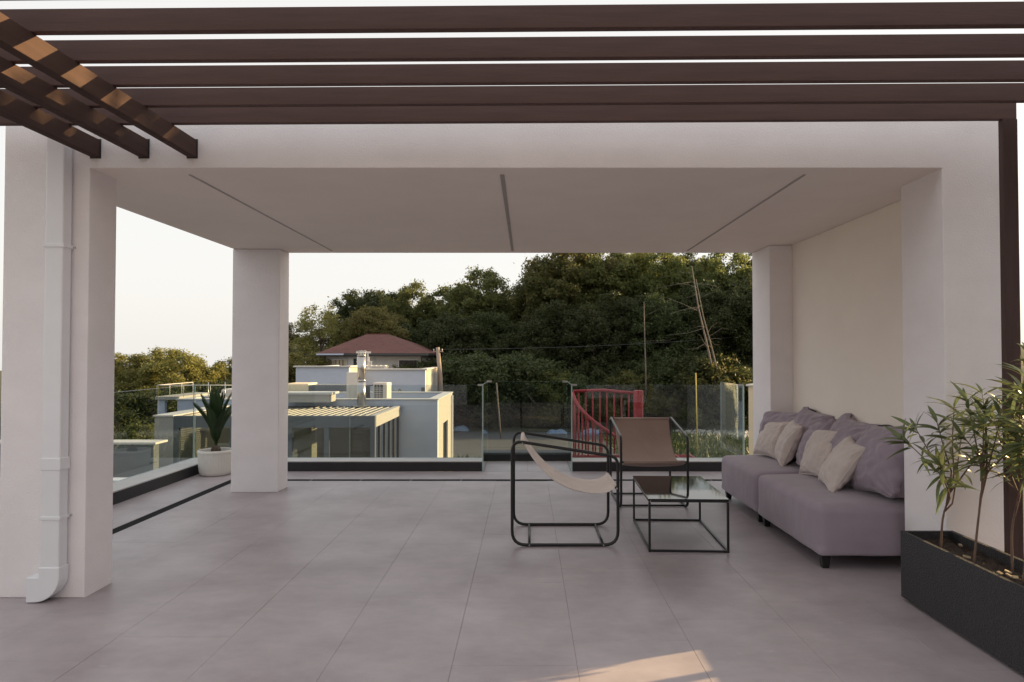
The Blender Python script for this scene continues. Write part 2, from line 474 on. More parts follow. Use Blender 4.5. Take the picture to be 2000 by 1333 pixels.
# ------------------------------------------------------------------ terrain
def gz(x, y):
    s = max(0.0, min(y - 42.0, 45.0))
    r = max(0.0, min((x + 6) / 20.0, 1.0)) * max(0.0, min(1.0, 1 - (x - 26) / 14.0))
    lf = max(0.0, min((-14.0 - x) / 10.0, 1.0))
    z = -3.0 + s * 0.12 * (1 - lf) + r * s * 0.22
    z -= lf * max(0.0, min((y - 52.0) * 0.12, 40.0))
    if s > 0:
        z += 0.5 * noise.noise(Vector((x * 0.09, y * 0.09, 3.1))) * min(1, s / 6)
    return z

xs = [-1500, -700, -350, -180, -110] + list(range(-80, 81, 4)) + [110, 180, 350, 700, 1500]
ys = [-300, -120, -60, -30, -15] + list(range(0, 101, 4)) + [120, 170, 260, 420, 800, 1500, 2500]
gm = MB()
gm.add([(x, y, gz(x, y)) for y in ys for x in xs],
       [(j * len(xs) + i, j * len(xs) + i + 1, (j + 1) * len(xs) + i + 1, (j + 1) * len(xs) + i) for j in range(len(ys) - 1) for i in range(len(xs) - 1)], True)
struct(gm.build('ground', 'ground'), 'rough grassy ground below the terrace rising into the wooded slope')

asp = MB().add([(-4.5, 30, -2.99), (4.2, 29.5, -2.99), (4.0, 38, -2.99), (2.6, 41.4, -2.99), (-4.0, 41.2, -2.99)], [(0, 1, 2, 3, 4)])
struct(asp.build('asphalt_yard', 'asphalt'), 'dark asphalt yard seen through the glass of the bay')
gp = MB().add([(7.6, 42.2, -2.99), (9.2, 39.0, -2.99), (11.0, 36.5, -2.99), (15, 34.5, -2.99), (20, 34.0, -2.99), (20, 38.5, -2.99), (15, 41.0, -2.99), (10.4, 43.0, -2.99)], [(0, 1, 2, 3, 4, 5, 6, 7)])
struct(gp.build('gravel_path', 'gravel'), 'pale gravel track through the weeds below the right-hand glass')

# ------------------------------------------------------------------ the house below the terrace
hb = thing('own_house_storey', 'white storey of the house carrying the roof terrace', 'building', (0, 0, -3))
box('wall', 'nwhite', hb, -4.46, 3.6, -3.0, 9.16, -0.2, 2.93)
o_ = MB().box(-0.9, 0.9, 9.163, 10.02, 2.70, 2.93).build('bay_slab', 'nwhite', hb)

# ------------------------------------------------------------------ terrace floor with tiles
floor = MB().box(-4.14, 3.6, -3.0, 8.84, -0.06, -0.008).box(-0.56, 0.57, 8.842, 9.69, -0.06, -0.008).build('terrace_floor', 'grout')
struct(floor, 'grey porcelain tiled terrace floor')
tile_cache = {}
def tile(x0, x1, y0, y1):
    w = round(x1 - x0, 3); d = round(y1 - y0, 3)
    if w < 0.03 or d < 0.03: return
    k = (w, d)
    if k not in tile_cache:
        e = 0.0008
        b = MB()
        hw, hd = w / 2, d / 2
        lo = [(-hw, -hd, -0.008), (hw, -hd, -0.008), (hw, hd, -0.008), (-hw, hd, -0.008)]
        md = [(-hw, -hd, -e), (hw, -hd, -e), (hw, hd, -e), (-hw, hd, -e)]
        tp = [(-hw + e, -hd + e, 0), (hw - e, -hd + e, 0), (hw - e, hd - e, 0), (-hw + e, hd - e, 0)]
        b.add(lo + md + tp, [(0, 1, 5, 4), (1, 2, 6, 5), (2, 3, 7, 6), (3, 0, 4, 7), (4, 5, 9, 8), (5, 6, 10, 9), (6, 7, 11, 10), (7, 4, 8, 11), (8, 9, 10, 11), (3, 2, 1, 0)])
        me = b.mesh('tile'); me.materials.append(M['tile']); tile_cache[k] = me
    o = link('tile', tile_cache[k], floor)
    o.location = ((x0 + x1) / 2, (y0 + y1) / 2, random.uniform(-0.0004, 0.0004))
random.seed(4)
J = 0.0003
DX0, DX1, DY0, DY1 = -3.575, -3.465, 8.17, 8.285     # drain channel edges
PX, PY = 0.605, 1.207
for k in range(-6, 7):
    x0, x1 = -0.362 + k * PX, -0.362 + (k + 1) * PX
    x0c, x1c = max(x0, DX1), min(x1, 3.6)
    if x1c - x0c < 0.05: continue
    y = 4.536 + 0.29 * k - PY * 8
    while y < DY0:
        a, b_ = max(y, -1.5), min(y + PY, DY0)
        if b_ > a: tile(x0c + J, x1c - J, a + J, b_ - J)
        y += PY
y = -1.5
while y < DY1 - 0.01:      # strip outside the drain, left
    tile(-4.138 + J, DX0 - J, y + J, min(y + PY, DY1) - J); y += PY
x = -4.138
while x < 3.5:             # strip outside the drain, rear
    tile(x + J, min(x + PY, 3.6) - J, DY1 + J, 8.838 - J); x += PY
tile(-0.555, 0.005, 8.845, 9.685); tile(0.009, 0.565, 8.845, 9.685)

dr = thing('drain_channel', 'thin black slot drain set in the floor tiles along the terrace edge', 'drain', (0, 0, 0))
box('grate', 'drain', dr, DX0 + 0.004, DX1 - 0.004, -1.5, DY1 - 0.004, -0.007, -0.002)
box('grate', 'drain', dr, DX1 - 0.003, 3.6, DY0 + 0.004, DY1 - 0.004, -0.007, -0.002)
for i in range(11):
    xx = -3.2 + i * 0.6
    box('joint_clip', 'frame', dr, xx, xx + 0.02, DY0 + 0.006, DY1 - 0.006, -0.0015, 0.0)

# ------------------------------------------------------------------ kerbs and glass balustrade
kb = struct(bpy.data.objects.new('terrace_kerb', None), 'low black kerb with pale coping round the terrace edge'); COL.objects.link(kb)
KH = 0.118
box('kerb_face', 'black_kerb', kb, -4.43, -4.14, -1.5, 9.13, 0.0, KH)
box('coping', 'coping', kb, -4.46, -4.145, -1.5, 9.16, KH, KH + 0.012)
box('kerb_face', 'black_kerb', kb, -4.139, -0.575, 8.84, 9.13, 0.0, KH)
box('coping', 'coping', kb, -4.144, -0.58, 8.845, 9.16, KH, KH + 0.012)
box('kerb_face', 'black_kerb', kb, 0.585, 3.04, 8.84, 9.13, 0.0, KH)
box('coping', 'coping', kb, 0.59, 3.04, 8.845, 9.16, KH, KH + 0.012)
box('kerb_face', 'black_kerb', kb, -0.57, 0.58, 9.70, 9.98, 0.0, KH)
box('kerb_face', 'profile', kb, -0.66, -0.572, 9.133, 9.70, 0.0, 0.05)
box('kerb_face', 'profile', kb, 0.582, 0.67, 9.133, 9.70, 0.0, 0.05)

bal = thing('glass_balustrade', 'frameless clear glass balustrade standing on the black kerb round the terrace', 'balustrade')
GT = 1.115
def pane_part(parent, p0, p1, z0, z1, th=0.016, name='glass_panel'):
    p0 = Vector(p0); p1 = Vector(p1); d = (p1 - p0); ln = d.length; d.normalize(); n_ = Vector((-d.y, d.x)) * th / 2
    b = MB()
    lo = [p0 + n_, p1 + n_, p1 - n_, p0 - n_]
    b.hexa([(q.x, q.y, z0) for q in lo], [(q.x, q.y, z1) for q in lo])
    me = b.mesh(name); me.materials.append(M['glass']); me.materials.append(M['glassedge'])
    for p in me.polygons:
        nn = p.normal
        if abs(nn.x * n_.x + nn.y * n_.y) < 0.5 * n_.length: p.material_index = 1
    return link(name, me, parent)
gz0 = 0.02
GT = 1.10
panes = [((-4.44, -1.5), (-4.44, 1.45)), ((-4.44, 1.46), (-4.44, 3.95)), ((-4.44, 3.96), (-4.44, 6.45)), ((-4.44, 6.46), (-4.44, 9.12)),
         ((-4.43, 9.135), (-2.37, 9.135)), ((-2.36, 9.135), (-0.605, 9.135)),
         ((0.615, 9.135), (2.88, 9.135)), ((2.895, 9.13), (2.895, 10.2))]
for a, b_ in panes:
    pane_part(bal, a, b_, KH + 0.014, GT)
for a, b_ in [((-0.567, 8.80), (-0.567, 9.69)), ((0.577, 8.80), (0.577, 9.69))]:
    pane_part(bal, a, b_, 0.0, GT + 0.02)
pane_part(bal, (-0.555, 9.692), (0.565, 9.692), 0.10, GT + 0.025)
for (x, y) in ((-0.62, 9.135), (0.635, 9.135), (2.855, 9.135), (-0.53, 9.692), (0.54, 9.692)):
    box('corner_clamp', 'steel', bal, x - 0.035, x + 0.035, y - 0.014, y + 0.014, (GT if y < 9.5 else GT + 0.025) - 0.012, (GT if y < 9.5 else GT + 0.025) + 0.012)

# ------------------------------------------------------------------ loggia (covered part of the terrace)
CZ = 2.67
lg = thing('covered_loggia', 'white rendered loggia with flat roof on square pillars over the lounge corner', 'pavilion', (0, 4.25, 0))
def lbox(name, m, x0, x1, y0, y1, z0, z1, bevel=0.006):
    return box(name, m, lg, x0, x1, y0 - 4.25, y1 - 4.25, z0, z1, bevel)
lbox('pillar', 'stucco', -3.24, -2.722, 7.50, 7.80, 0, CZ - 0.002)
lbox('pillar', 'stucco', 2.60, 3.04, 4.53, 4.72, 0, CZ, 0)
lbox('pillar', 'stucco', 2.58, 3.04, 7.24, 7.80, 0, CZ - 0.002)
lbox('side_wall', 'inner', 2.82, 3.035, 4.722, 7.238, 0, CZ - 0.002, 0)
ff = MB().prism([(-3.27, 0), (-2.735, 0), (-2.735, CZ), (2.60, CZ), (2.60, 0), (3.04, 0), (3.04, 3.02), (-3.27, 3.02)], 0, 0.28).build('front_frame', 'stucco', lg)
ff.data.materials.append(M['plaster'])
for p in ff.data.polygons:
    if p.normal.z < -0.9 and p.center.z > 1: p.material_index = 1
bw = ff.data.attributes.new('bevel_weight_edge', 'FLOAT', 'EDGE')
for e_ in ff.data.edges:
    a_, b_ = (ff.data.vertices[k_].co for k_ in e_.vertices)
    bw.data[e_.index].value = 1.0 if (abs(a_.y) < 1e-4 and abs(b_.y) < 1e-4) else 0.0
md = ff.modifiers.new('bevel', 'BEVEL'); md.width = 0.006; md.segments = 2; md.limit_method = 'WEIGHT'
rf = lbox('roof_slab', 'plaster', -3.236, 3.036, 4.5305, 7.80, CZ + 0.0005, 3.0, 0.003)
for x, hw_ in ((-2.185, 0.008), (-0.16, 0.014), (1.80, 0.009)):
    st = lbox('light_strip', 'profile', x - hw_, x + hw_, 4.40, 7.63, CZ - 0.004, CZ + 0.002, 0)
sk = MB().box(-3.25, -2.712, 7.49, 7.81, 0, 0.004)

# ------------------------------------------------------------------ own house wall behind the viewpoint
ow = thing('house_facade', 'white house facade with glass doors closing the near end of the terrace', 'house', (0, -2.2, 0))
box('wall', 'stucco', ow, -4.4, -1.8, -0.3, 0, 0, 3.0)
box('wall', 'stucco', ow, 1.8, 3.6, -0.3, 0, 0, 3.0)
box('wall', 'stucco', ow, -1.799, 1.799, -0.3, -0.001, 2.4, 2.999)
wg = box('shade_wing', 'nwhite', ow, 7.0, 9.5, -3.0, 7.1, -3.0, 4.3)  # added unseen wing that keeps sun off the near terrace
box('shade_wing_coping', 'whitepaint', ow, 6.94, 9.56, -3.06, 7.16, 4.302, 4.36)
for x0 in (-1.8, 0.0):
    f_ = box('door', 'frame', ow, x0 + 0.005, x0 + 1.795, -0.16, -0.12, 0.001, 2.395)
    box('pane', 'tableglass', f_, x0 + 0.08, x0 + 1.72, -0.119, -0.11, 0.08, 2.32)

# ------------------------------------------------------------------ pergola
pg = thing('timber_pergola', 'dark brown pergola of long slats, short joists and one post in front of the loggia', 'pergola', (0, 4.25, 0))
SB = 2.85
ang = R(-0.85)
k = 0
for i in range(8):
    yf = 3.955 - 0.2815 * i
    xr = 2.803 if i == 0 else 3.36
    xl = -3.6
    b = MB().box(xl, xr, -0.037, 0, 0, 0.097)
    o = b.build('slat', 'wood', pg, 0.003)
    o.location = (0, yf - 4.25, SB); o.rotation_euler = (0, 0, ang)
for x in (-2.067, -2.369, -2.672):
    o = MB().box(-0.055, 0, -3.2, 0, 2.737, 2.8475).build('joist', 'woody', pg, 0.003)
    o.location = (x, -0.004, 0)
    o = MB().box(-0.062, 0.007, -0.004, 0, 2.73, 2.852).build('joist_end_plate', 'frame', pg); o.location = (x, 0, 0)  # thin dark plate where the joist meets the wall
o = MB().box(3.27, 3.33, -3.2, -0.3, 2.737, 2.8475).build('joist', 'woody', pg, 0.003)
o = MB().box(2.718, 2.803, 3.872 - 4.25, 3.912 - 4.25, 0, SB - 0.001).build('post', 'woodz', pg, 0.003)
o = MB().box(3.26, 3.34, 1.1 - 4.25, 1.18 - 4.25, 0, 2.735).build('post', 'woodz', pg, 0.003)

# ------------------------------------------------------------------ downspout
ds = thing('downspout', 'white square plastic rain downpipe fixed to the front of the left pillar', 'downpipe', (-2.89, 4.25, 0))
PW, PD = 0.056, 0.080
ys0 = -PD - 0.012
DXC = 0.0
box('pipe', 'pvc', ds, DXC - PW, DXC + PW, ys0, -0.012, 0.20, 2.98, 0.008)
for z, h in ((2.16, 0.02), (0.50, 0.02)):
    o = box('bracket', 'pvc', ds, DXC - PW - 0.008, DXC + PW + 0.008, ys0 - 0.006, -0.002, z, z + h, 0.002)
    for s_ in (-1, 1):
        MB().tube([(DXC + s_ * (PW + 0.014), -0.012, z + h / 2), (DXC + s_ * (PW + 0.014), -0.001, z + h / 2)], 0.006, 8).build('screw', 'screw', ds)
box('collar', 'pvc', ds, DXC - PW - 0.005, DXC + PW + 0.005, ys0 - 0.005, -0.006, 0.80, 0.875, 0.004)
prof = [(DXC - PW - 0.006, 0.21)]
for i in range(0, 13):
    pass
el = []
xr_, xl_ = DXC + PW + 0.006, DXC - PW - 0.006
el += [(xl_, 0.215), (xr_, 0.215)]
for i in range(10):
    a = i / 9 * math.pi / 2
    el.append((xr_ - 0.15 + 0.15 * math.cos(a), 0.155 - 0.15 * math.sin(a)))
el += [(xl_ - 0.075, 0.005), (xl_ - 0.075, 0.155), (xl_, 0.155)]
MB().prism(el, ys0 - 0.006, -0.006).build('elbow', 'pvc', ds, 0.005)

# ------------------------------------------------------------------ sling chairs
def rounded_loop(pts, r, seg=6):
    out = []
    n = len(pts)
    for i in range(n):
        p = Vector(pts[i]); a = Vector(pts[i - 1]); c = Vector(pts[(i + 1) % n])
        d0 = (a - p).normalized(); d1 = (c - p).normalized()
        rr = r[i] if isinstance(r, (list, tuple)) else r
        p0 = p + d0 * rr; p1 = p + d1 * rr
        for j in range(seg + 1):
            t_ = j / seg
            out.append(p0 * (1 - t_) ** 2 + p * 2 * t_ * (1 - t_) + p1 * t_ ** 2)
    return out
def sling_chair(label, canvas, loc, rz):
    c = thing('sling_chair', label, 'chair', loc, rz, 'sling chairs')
    W = 0.325
    tr = 0.0125
    x0, x1 = -0.415, 0.415
    for s in (-1, 1):
        p = [(x0, s * W, tr), (x1, s * W, tr), (x1, s * W, 0.700), (x0, s * W, 0.828)]
        lp = rounded_loop(p, [0.11, 0.11, 0.07, 0.085])
        MB().tube(lp, tr, 10, closed=True).build('side_frame', 'blackmetal', c)
    for name, (x, z) in {'floor_stretcher': (-0.28, tr), 'floor_stretcher.': (0.30, tr)}.items():
        MB().tube([(x, -W, z), (x, W, z)], 0.010, 8).build('stretcher', 'blackmetal', c)
    MB().tube([(-0.335, -W, 0.808), (-0.335, W, 0.808)], 0.010, 8).build('top_rod', 'blackmetal', c)
    MB().tube([(0.405, -W, 0.455), (0.405, W, 0.455)], 0.011, 8).build('front_rod', 'blackmetal', c)
    for s in (-1, 1):
        for (x, z) in ((-0.28, tr), (0.30, tr), (-0.335, 0.808), (0.405, 0.455)):
            MB().tube([(x, s * (W + 0.010), z), (x, s * (W + 0.0165), z)], 0.0065, 8).build('bolt_head', 'screw', c)
    # hammock-like cloth: profile through control points
    cp = [(-0.338, 0.822), (-0.315, 0.78), (-0.255, 0.685), (-0.175, 0.585), (-0.08, 0.505), (0.03, 0.447), (0.14, 0.415), (0.25, 0.405), (0.34, 0.418), (0.41, 0.463)]
    # resample smooth (Catmull-Rom)
    pr = []
    for i in range(len(cp) - 1):
        q = [Vector((*cp[max(0, min(len(cp) - 1, i + d))], 0)) for d in (-1, 0, 1, 2)]
        for j in range(6):
            u = j / 6
            pr.append(0.5 * ((2 * q[1]) + (q[2] - q[0]) * u + (2 * q[0] - 5 * q[1] + 4 * q[2] - q[3]) * u * u + (3 * q[1] - q[0] - 3 * q[2] + q[3]) * u ** 3))
    pr.append(Vector((*cp[-1], 0)))
    NW = 28
    vsn = []; fs = []
    sd = 5 if canvas == 'canvas1' else 11
    NP = len(pr)
    for i, q in enumerate(pr):
        t_ = i / (NP - 1)
        mid = math.sin(math.pi * t_)
        for j in range(NW + 1):
            w = -1 + 2 * j / NW
            hw = W - 0.022 - 0.018 * mid
            amp = 0.011 if canvas == 'canvas1' else 0.003
            wr = amp * mid * (noise.noise(Vector((w * 3.2, t_ * 2.0, sd))) + 0.6 * noise.noise(Vector((w * 9 + t_ * 2, t_ * 3, sd + 3))))
            sag = -0.022 * (1 - w * w) * mid
            edge = 0.012 * (abs(w) ** 6) * mid
            vsn.append((q.x, w * hw, q.y + wr + sag + edge))
    for i in range(NP - 1):
        for j in range(NW):
            a = i * (NW + 1) + j
            fs.append((a, a + 1, a + NW + 2, a + NW + 1))
    o = MB().add(vsn, fs, True).build('seat_sling', canvas, c)
    md = o.modifiers.new('thick', 'SOLIDIFY'); md.thickness = 0.006; md.offset = 0
    # sewn sleeves round the rods
    for (x, z) in ((-0.335, 0.808), (0.405, 0.455)):
        MB().tube([(x, -W + 0.024, z), (x, W - 0.024, z)], 0.0165, 12).build('sleeve', canvas, o)
    return c
sling_chair('black tube chair with pale beige canvas sling seen from its side, facing the sofa', 'canvas1', (0.30, 5.708, 0), 0)
sling_chair('black tube chair with brown canvas sling facing the camera behind the table', 'canvas2', (1.243, 7.09, 0), R(-90))

# ------------------------------------------------------------------ coffee table
ct = thing('coffee_table', 'low black wire-frame coffee table with glossy black glass top', 'table', (1.250, 5.718, 0), R(-2.0))
TW, TD, TH, BR = 0.305, 0.50, 0.40, 0.0085
for sx in (-1, 1):
    for sy in (-1, 1):
        x, y = sx * (TW - BR), sy * (TD - BR)
        box('leg', 'blackmetal', ct, x - BR, x + BR, y - BR, y + BR, 0.0, TH - 0.022, 0.0015)
for zz in (0.002, TH - 0.0215):
    for s in (-1, 1):
        y = s * (TD - BR)
        box('rail', 'blackmetal', ct, -TW + 2 * BR + 0.0005, TW - 2 * BR - 0.0005, y - BR + 0.0004, y + BR - 0.0004, zz, zz + 2 * BR - 0.001, 0.0015)
        x = s * (TW - BR)
        box('rail', 'blackmetal', ct, x - BR + 0.0004, x + BR - 0.0004, -TD + 2 * BR + 0.0005, TD - 2 * BR - 0.0005, zz, zz + 2 * BR - 0.001, 0.0015)
box('table_top', 'tableglass', ct, -TW, TW, -TD, TD, TH - 0.004, TH + 0.004, 0.0015)

# ------------------------------------------------------------------ sofa modules
def sofa(label, y0, y1, seed):
    s = thing('sofa_module', label, 'sofa', (2.04, y0, 0), 0, 'sofa modules')
    D, Ln, zb, zt = 0.765, y1 - y0, 0.092, 0.452
    nx, ny, nzn = 22, 34, 12
    # rounded box as lofted superellipse grid via bmesh cube subdivision
    bm = bmesh.new()
    bmesh.ops.create_cube(bm, size=1)
    bmesh.ops.subdivide_edges(bm, edges=bm.edges[:], cuts=22, use_grid_fill=True)
    r = 0.055
    for v in bm.verts:
        p = Vector(((v.co.x + .5) * D, (v.co.y + .5) * Ln, zb + (v.co.z + .5) * (zt - zb)))
        rl = 0.018 if p.z < zb + r else r
        c = Vector((min(max(p.x, rl), D - rl), min(max(p.y, rl), Ln - rl), min(max(p.z, zb + 0.018), zt - r)))
        d = p - c
        if d.length > 1e-6:
            rad = r if p.z > zb + 0.1 else rl
            m_ = max(abs(d.x), abs(d.y), abs(d.z))
            p = c + d.normalized() * m_
        u = v.co * 2
        side = max(0, 1 - abs(u.z))
        bulge = 0.012 * (1 - u.y ** 2) * (1 - u.z ** 2)
        if u.x < -0.98: p.x -= bulge
        if u.z > 0.98: p.z += 0.016 * (1 - u.x ** 2) * (1 - u.y ** 2)
        if u.y < -0.98: p.y -= 0.010 * (1 - u.x ** 2) * (1 - u.z ** 2)
        # drape wrinkles by the end seams
        if u.x < -0.9:
            e = max(0, (abs(u.y) - 0.72) / 0.28)
            p.x += 0.006 * e * (1 - e) * 2 * math.sin(u.y * 60 + noise.noise(Vector((u.z, u.y * 3, seed))) * 4) * (1 - abs(u.z))
        p += Vector((1, 1, 1)) * 0.004 * noise.noise(Vector((p.x * 3, p.y * 3 + seed, p.z * 3)))
        v.co = p
    me = bpy.data.meshes.new('seat'); bm.to_mesh(me); bm.free()
    me.polygons.foreach_set('use_smooth', [True] * len(me.polygons)); me.materials.append(M['sofa'])
    o = link('seat', me, s); md = o.modifiers.new('sub', 'SUBSURF'); md.levels = 1; md.render_levels = 1
    for x in (0.065, D - 0.07):
        for y in (0.075, Ln - 0.075):
            t_, b_ = 0.033, 0.022
            MB().hexa([(x - b_, y - b_, 0), (x + b_, y - b_, 0), (x + b_, y + b_, 0), (x - b_, y + b_, 0)],
                      [(x - t_, y - t_, 0.1), (x + t_, y - t_, 0.1), (x + t_, y + t_, 0.1), (x - t_, y + t_, 0.1)]).build('leg', 'footblack', s, 0.003)
    return s
sofa('mauve grey armless sofa module nearest the camera, its end facing the planter', 4.78, 6.095, 1)
sofa('mauve grey armless sofa module further back against the rear pillar', 6.105, 7.225, 7)

# ------------------------------------------------------------------ cushions
def cushion(name, label, cat, m, w, h, t, loc, rot, seed, group, ear=0.05, wr=0.010, slump=0.0, piping=False):
    N = 40
    vsn = []; fs = []
    for side in (1, -1):
        for i in range(N + 1):
            for j in range(N + 1):
                u = -1 + 2 * i / N; v = -1 + 2 * j / N
                # denser near the rim
                u = math.sin(u * math.pi / 2); v = math.sin(v * math.pi / 2)
                pin = 1 - ear * (1 - abs(u) ** 2.2) * abs(v) ** 3
                pin2 = 1 - ear * (1 - abs(v) ** 2.2) * abs(u) ** 3
                x = u * w / 2 * pin2; z = v * h / 2 * pin
                if not piping:
                    mm = (abs(u) ** 6 + abs(v) ** 6) ** (1 / 6)
                    if mm > 1: x /= mm; z /= mm
                th = max(0.0, (1 - u * u) * (1 - v * v)) ** 0.42 * t / 2
                th *= 1 - 0.25 * slump * v
                n1 = noise.noise(Vector((u * 1.6 + seed, v * 1.6, side * 2 + seed)))
                n2 = noise.noise(Vector((u * 4.5, v * 4.5 + seed, side * 5)))
                # folds radiating from the corners
                fold = math.sin((math.atan2(v + 1.05, u + 1.05)) * 18 + seed) * max(0, 1 - math.hypot(u + 1, v + 1) / 1.1) \
                     + math.sin((math.atan2(v + 1.05, 1.05 - u)) * 16 + seed * 2) * max(0, 1 - math.hypot(u - 1, v + 1) / 1.1) \
                     + math.sin((math.atan2(1.05 - v, 1.05 - u)) * 17 + seed * 3) * max(0, 1 - math.hypot(u - 1, v - 1) / 1.1)
                rg = 1 - abs(noise.noise(Vector((u * 2.6 + seed * 3, v * 3.4, side * 3 + 1)))) * 3.2
                rg2 = 1 - abs(noise.noise(Vector((u * 5.5 + seed, v * 4.5 - seed, side * 7)))) * 3.0
                y = side * (th + (wr * (n1 + 0.6 * n2) + wr * 0.55 * max(0, rg) + wr * 0.30 * max(0, rg2) + wr * 0.7 * fold) * min(1, th / (t * 0.12)))
                z += -slump * 0.05 * (1 - u * u) * max(0, v) + wr * 1.4 * n1 * abs(v) ** 4
                x += wr * 1.2 * n2 * abs(u) ** 4
                if slump: y += slump * 0.10 * max(0, v) ** 2 * (0.6 + 0.8 * n1)
                vsn.append((x, y, z))
    K = (N + 1) ** 2
    for i in range(N):
        for j in range(N):
            a = i * (N + 1) + j
            fs.append((a, a + 1, a + N + 2, a + N + 1))
            fs.append((K + a, K + a + N + 1, K + a + N + 2, K + a + 1))
    b = MB().add(vsn, fs, True)
    me = b.mesh(name)
    bm = bmesh.new(); bm.from_mesh(me); bmesh.ops.remove_doubles(bm, verts=bm.verts, dist=0.0004)
    bmesh.ops.recalc_face_normals(bm, faces=bm.faces); bm.to_mesh(me); bm.free()
    me.polygons.foreach_set('use_smooth', [True] * len(me.polygons))
    me.materials.append(M[m])
    if piping:
        root = thing(name, label, cat, loc, 0, group); root.rotation_euler = rot
        o = link('cover', me, root)
    else:
        o = link(name, me); o.location = loc; o.rotation_euler = rot; tag(o, label, cat, group); root = o
    md = o.modifiers.new('sub', 'SUBSURF'); md.levels = 1; md.render_levels = 1
    if piping:
        rim = []
        for k_ in range(4):
            for q in range(20):
                s_ = -1 + 2 * q / 20
                u, v = [(s_, -1), (1, s_), (-s_, 1), (-1, -s_)][k_]
                pin = 1 - ear * (1 - abs(u) ** 2.2) * abs(v) ** 3
                pin2 = 1 - ear * (1 - abs(v) ** 2.2) * abs(u) ** 3
                rim.append((u * w / 2 * pin2 * 1.004, 0, v * h / 2 * pin * 1.004))
        MB().tube(rim, 0.006, 6, closed=True).build('piping', m, root)
    return root
# local: width x, thickness y, height z.  Standing on the seat (z 0.465) leaning on the right wall (x 2.82)
G1 = 'back cushions on the sofa'; G2 = 'beige throw pillows on the sofa'
def lean(x, y, z, yaw, tilt, roll=0.0):
    # face normal (-y local) pointed to -X, then leaned back by tilt, turned by yaw about Z
    return (Matrix.Rotation(yaw, 4, 'Z') @ Matrix.Rotation(R(-90), 4, 'Z') @ Matrix.Rotation(-tilt, 4, 'X') @ Matrix.Rotation(roll, 4, 'Y')).to_euler()
SZ = 0.465
CU = [
    # label, w, h, t, x, y, z, yaw, tilt, roll, slump
    ('mauve grey cushion in the far corner of the sofa against the rear pillar', 0.60, 0.48, 0.24, 2.64, 6.98, 0.725, R(30), R(14), R(-4), 0.9),
    ('crumpled mauve grey cushion propped on the wall behind the two far beige pillows', 0.52, 0.54, 0.26, 2.69, 6.52, 0.745, R(6), R(13), R(7), 0.9),
    ('mauve grey cushion leaning forward in the middle of the sofa between the pillow pairs', 0.50, 0.50, 0.24, 2.62, 6.16, 0.705, R(-8), R(20), R(-9), 0.6),
    ('wide crumpled mauve grey cushion on the wall behind the two near beige pillows', 0.66, 0.55, 0.28, 2.69, 5.66, 0.745, R(4), R(14), R(4), 1.0),
    ('large mauve grey cushion at the near end of the sofa beside the front pillar', 0.58, 0.55, 0.28, 2.65, 5.09, 0.735, R(3), R(18), R(-5), 0.5),
]
for i, (lb, w, h, t, x, y, z, yw, tl, rl, sl) in enumerate(CU):
    cushion('sofa_cushion', lb, 'cushion', 'cush', w, h, t, (x, y, z), lean(x, y, z, yw, tl, rl), 3.7 * i + 1, G1, 0.02, 0.024, sl)
PI_ = [
    ('beige linen pillow furthest back on the sofa', 0.42, 0.40, 0.17, 2.50, 6.98, 0.650, R(10), R(28), R(-3)),
    ('beige linen pillow second from the far end of the sofa', 0.42, 0.43, 0.17, 2.51, 6.56, 0.660, R(-12), R(24), R(5)),
    ('beige linen pillow third from the far end of the sofa', 0.43, 0.43, 0.17, 2.52, 5.86, 0.660, R(6), R(24), R(-4)),
    ('beige linen pillow nearest the camera on the sofa', 0.44, 0.43, 0.17, 2.46, 5.36, 0.645, R(-8), R(33), R(6)),
]
for i, (lb, w, h, t, x, y, z, yw, tl, rl) in enumerate(PI_):
    cushion('throw_pillow', lb, 'pillow', 'beige', w, h, t, (x, y, z), lean(x, y, z, yw, tl, rl), 2.3 * i + 20, G2, 0.09, 0.011, 0.0, True)

# ------------------------------------------------------------------ planter and oleanders
pl = thing('planter_trough', 'long black textured rectangular planter trough beside the front pillar', 'planter', (2.46, 3.42, 0))
X0, X1, Y0, Y1, PH = -0.16, 0.16, -0.80, 0.805, 0.42
def trough():
    b = MB(); w = 0.022
    b.box(X0, X0 + w, Y0, Y1, 0.02, PH); b.box(X1 - w, X1, Y0, Y1, 0.02, PH)
    b.box(X0 + w, X1 - w, Y0, Y0 + w, 0.02, PH); b.box(X0 + w, X1 - w, Y1 - w, Y1, 0.02, PH)
    b.box(X0 + w, X1 - w, Y0 + w, Y1 - w, 0.02, 0.05)
    return b
trough().build('trough', 'planter', pl)
box('plinth', 'frame', pl, X0 + 0.03, X1 - 0.03, Y0 + 0.03, Y1 - 0.03, 0, 0.02)
sb = MB(); NX, NY = 10, 50
sb.add([(X0 + 0.023 + (X1 - X0 - 0.046) * i / NX, Y0 + 0.023 + (Y1 - Y0 - 0.046) * j / NY, 0.365 + 0.03 * noise.noise(Vector((i * 0.5, j * 0.45, 2))) + random.uniform(-.006, .006)) for j in range(NY + 1) for i in range(NX + 1)],
       [(j * (NX + 1) + i, j * (NX + 1) + i + 1, (j + 1) * (NX + 1) + i + 1, (j + 1) * (NX + 1) + i) for j in range(NY) for i in range(NX)])
sb.build('soil', 'soil', pl)
random.seed(9)
for i in range(14):
    o = rbox('wood_chip', 'chip', pl, (random.uniform(X0 + .05, X1 - .05), random.uniform(-.4, .75), 0.385), (random.uniform(.02, .05), random.uniform(.012, .025), .006), (random.uniform(-.3, .3), random.uniform(-.3, .3), random.uniform(0, 3)))

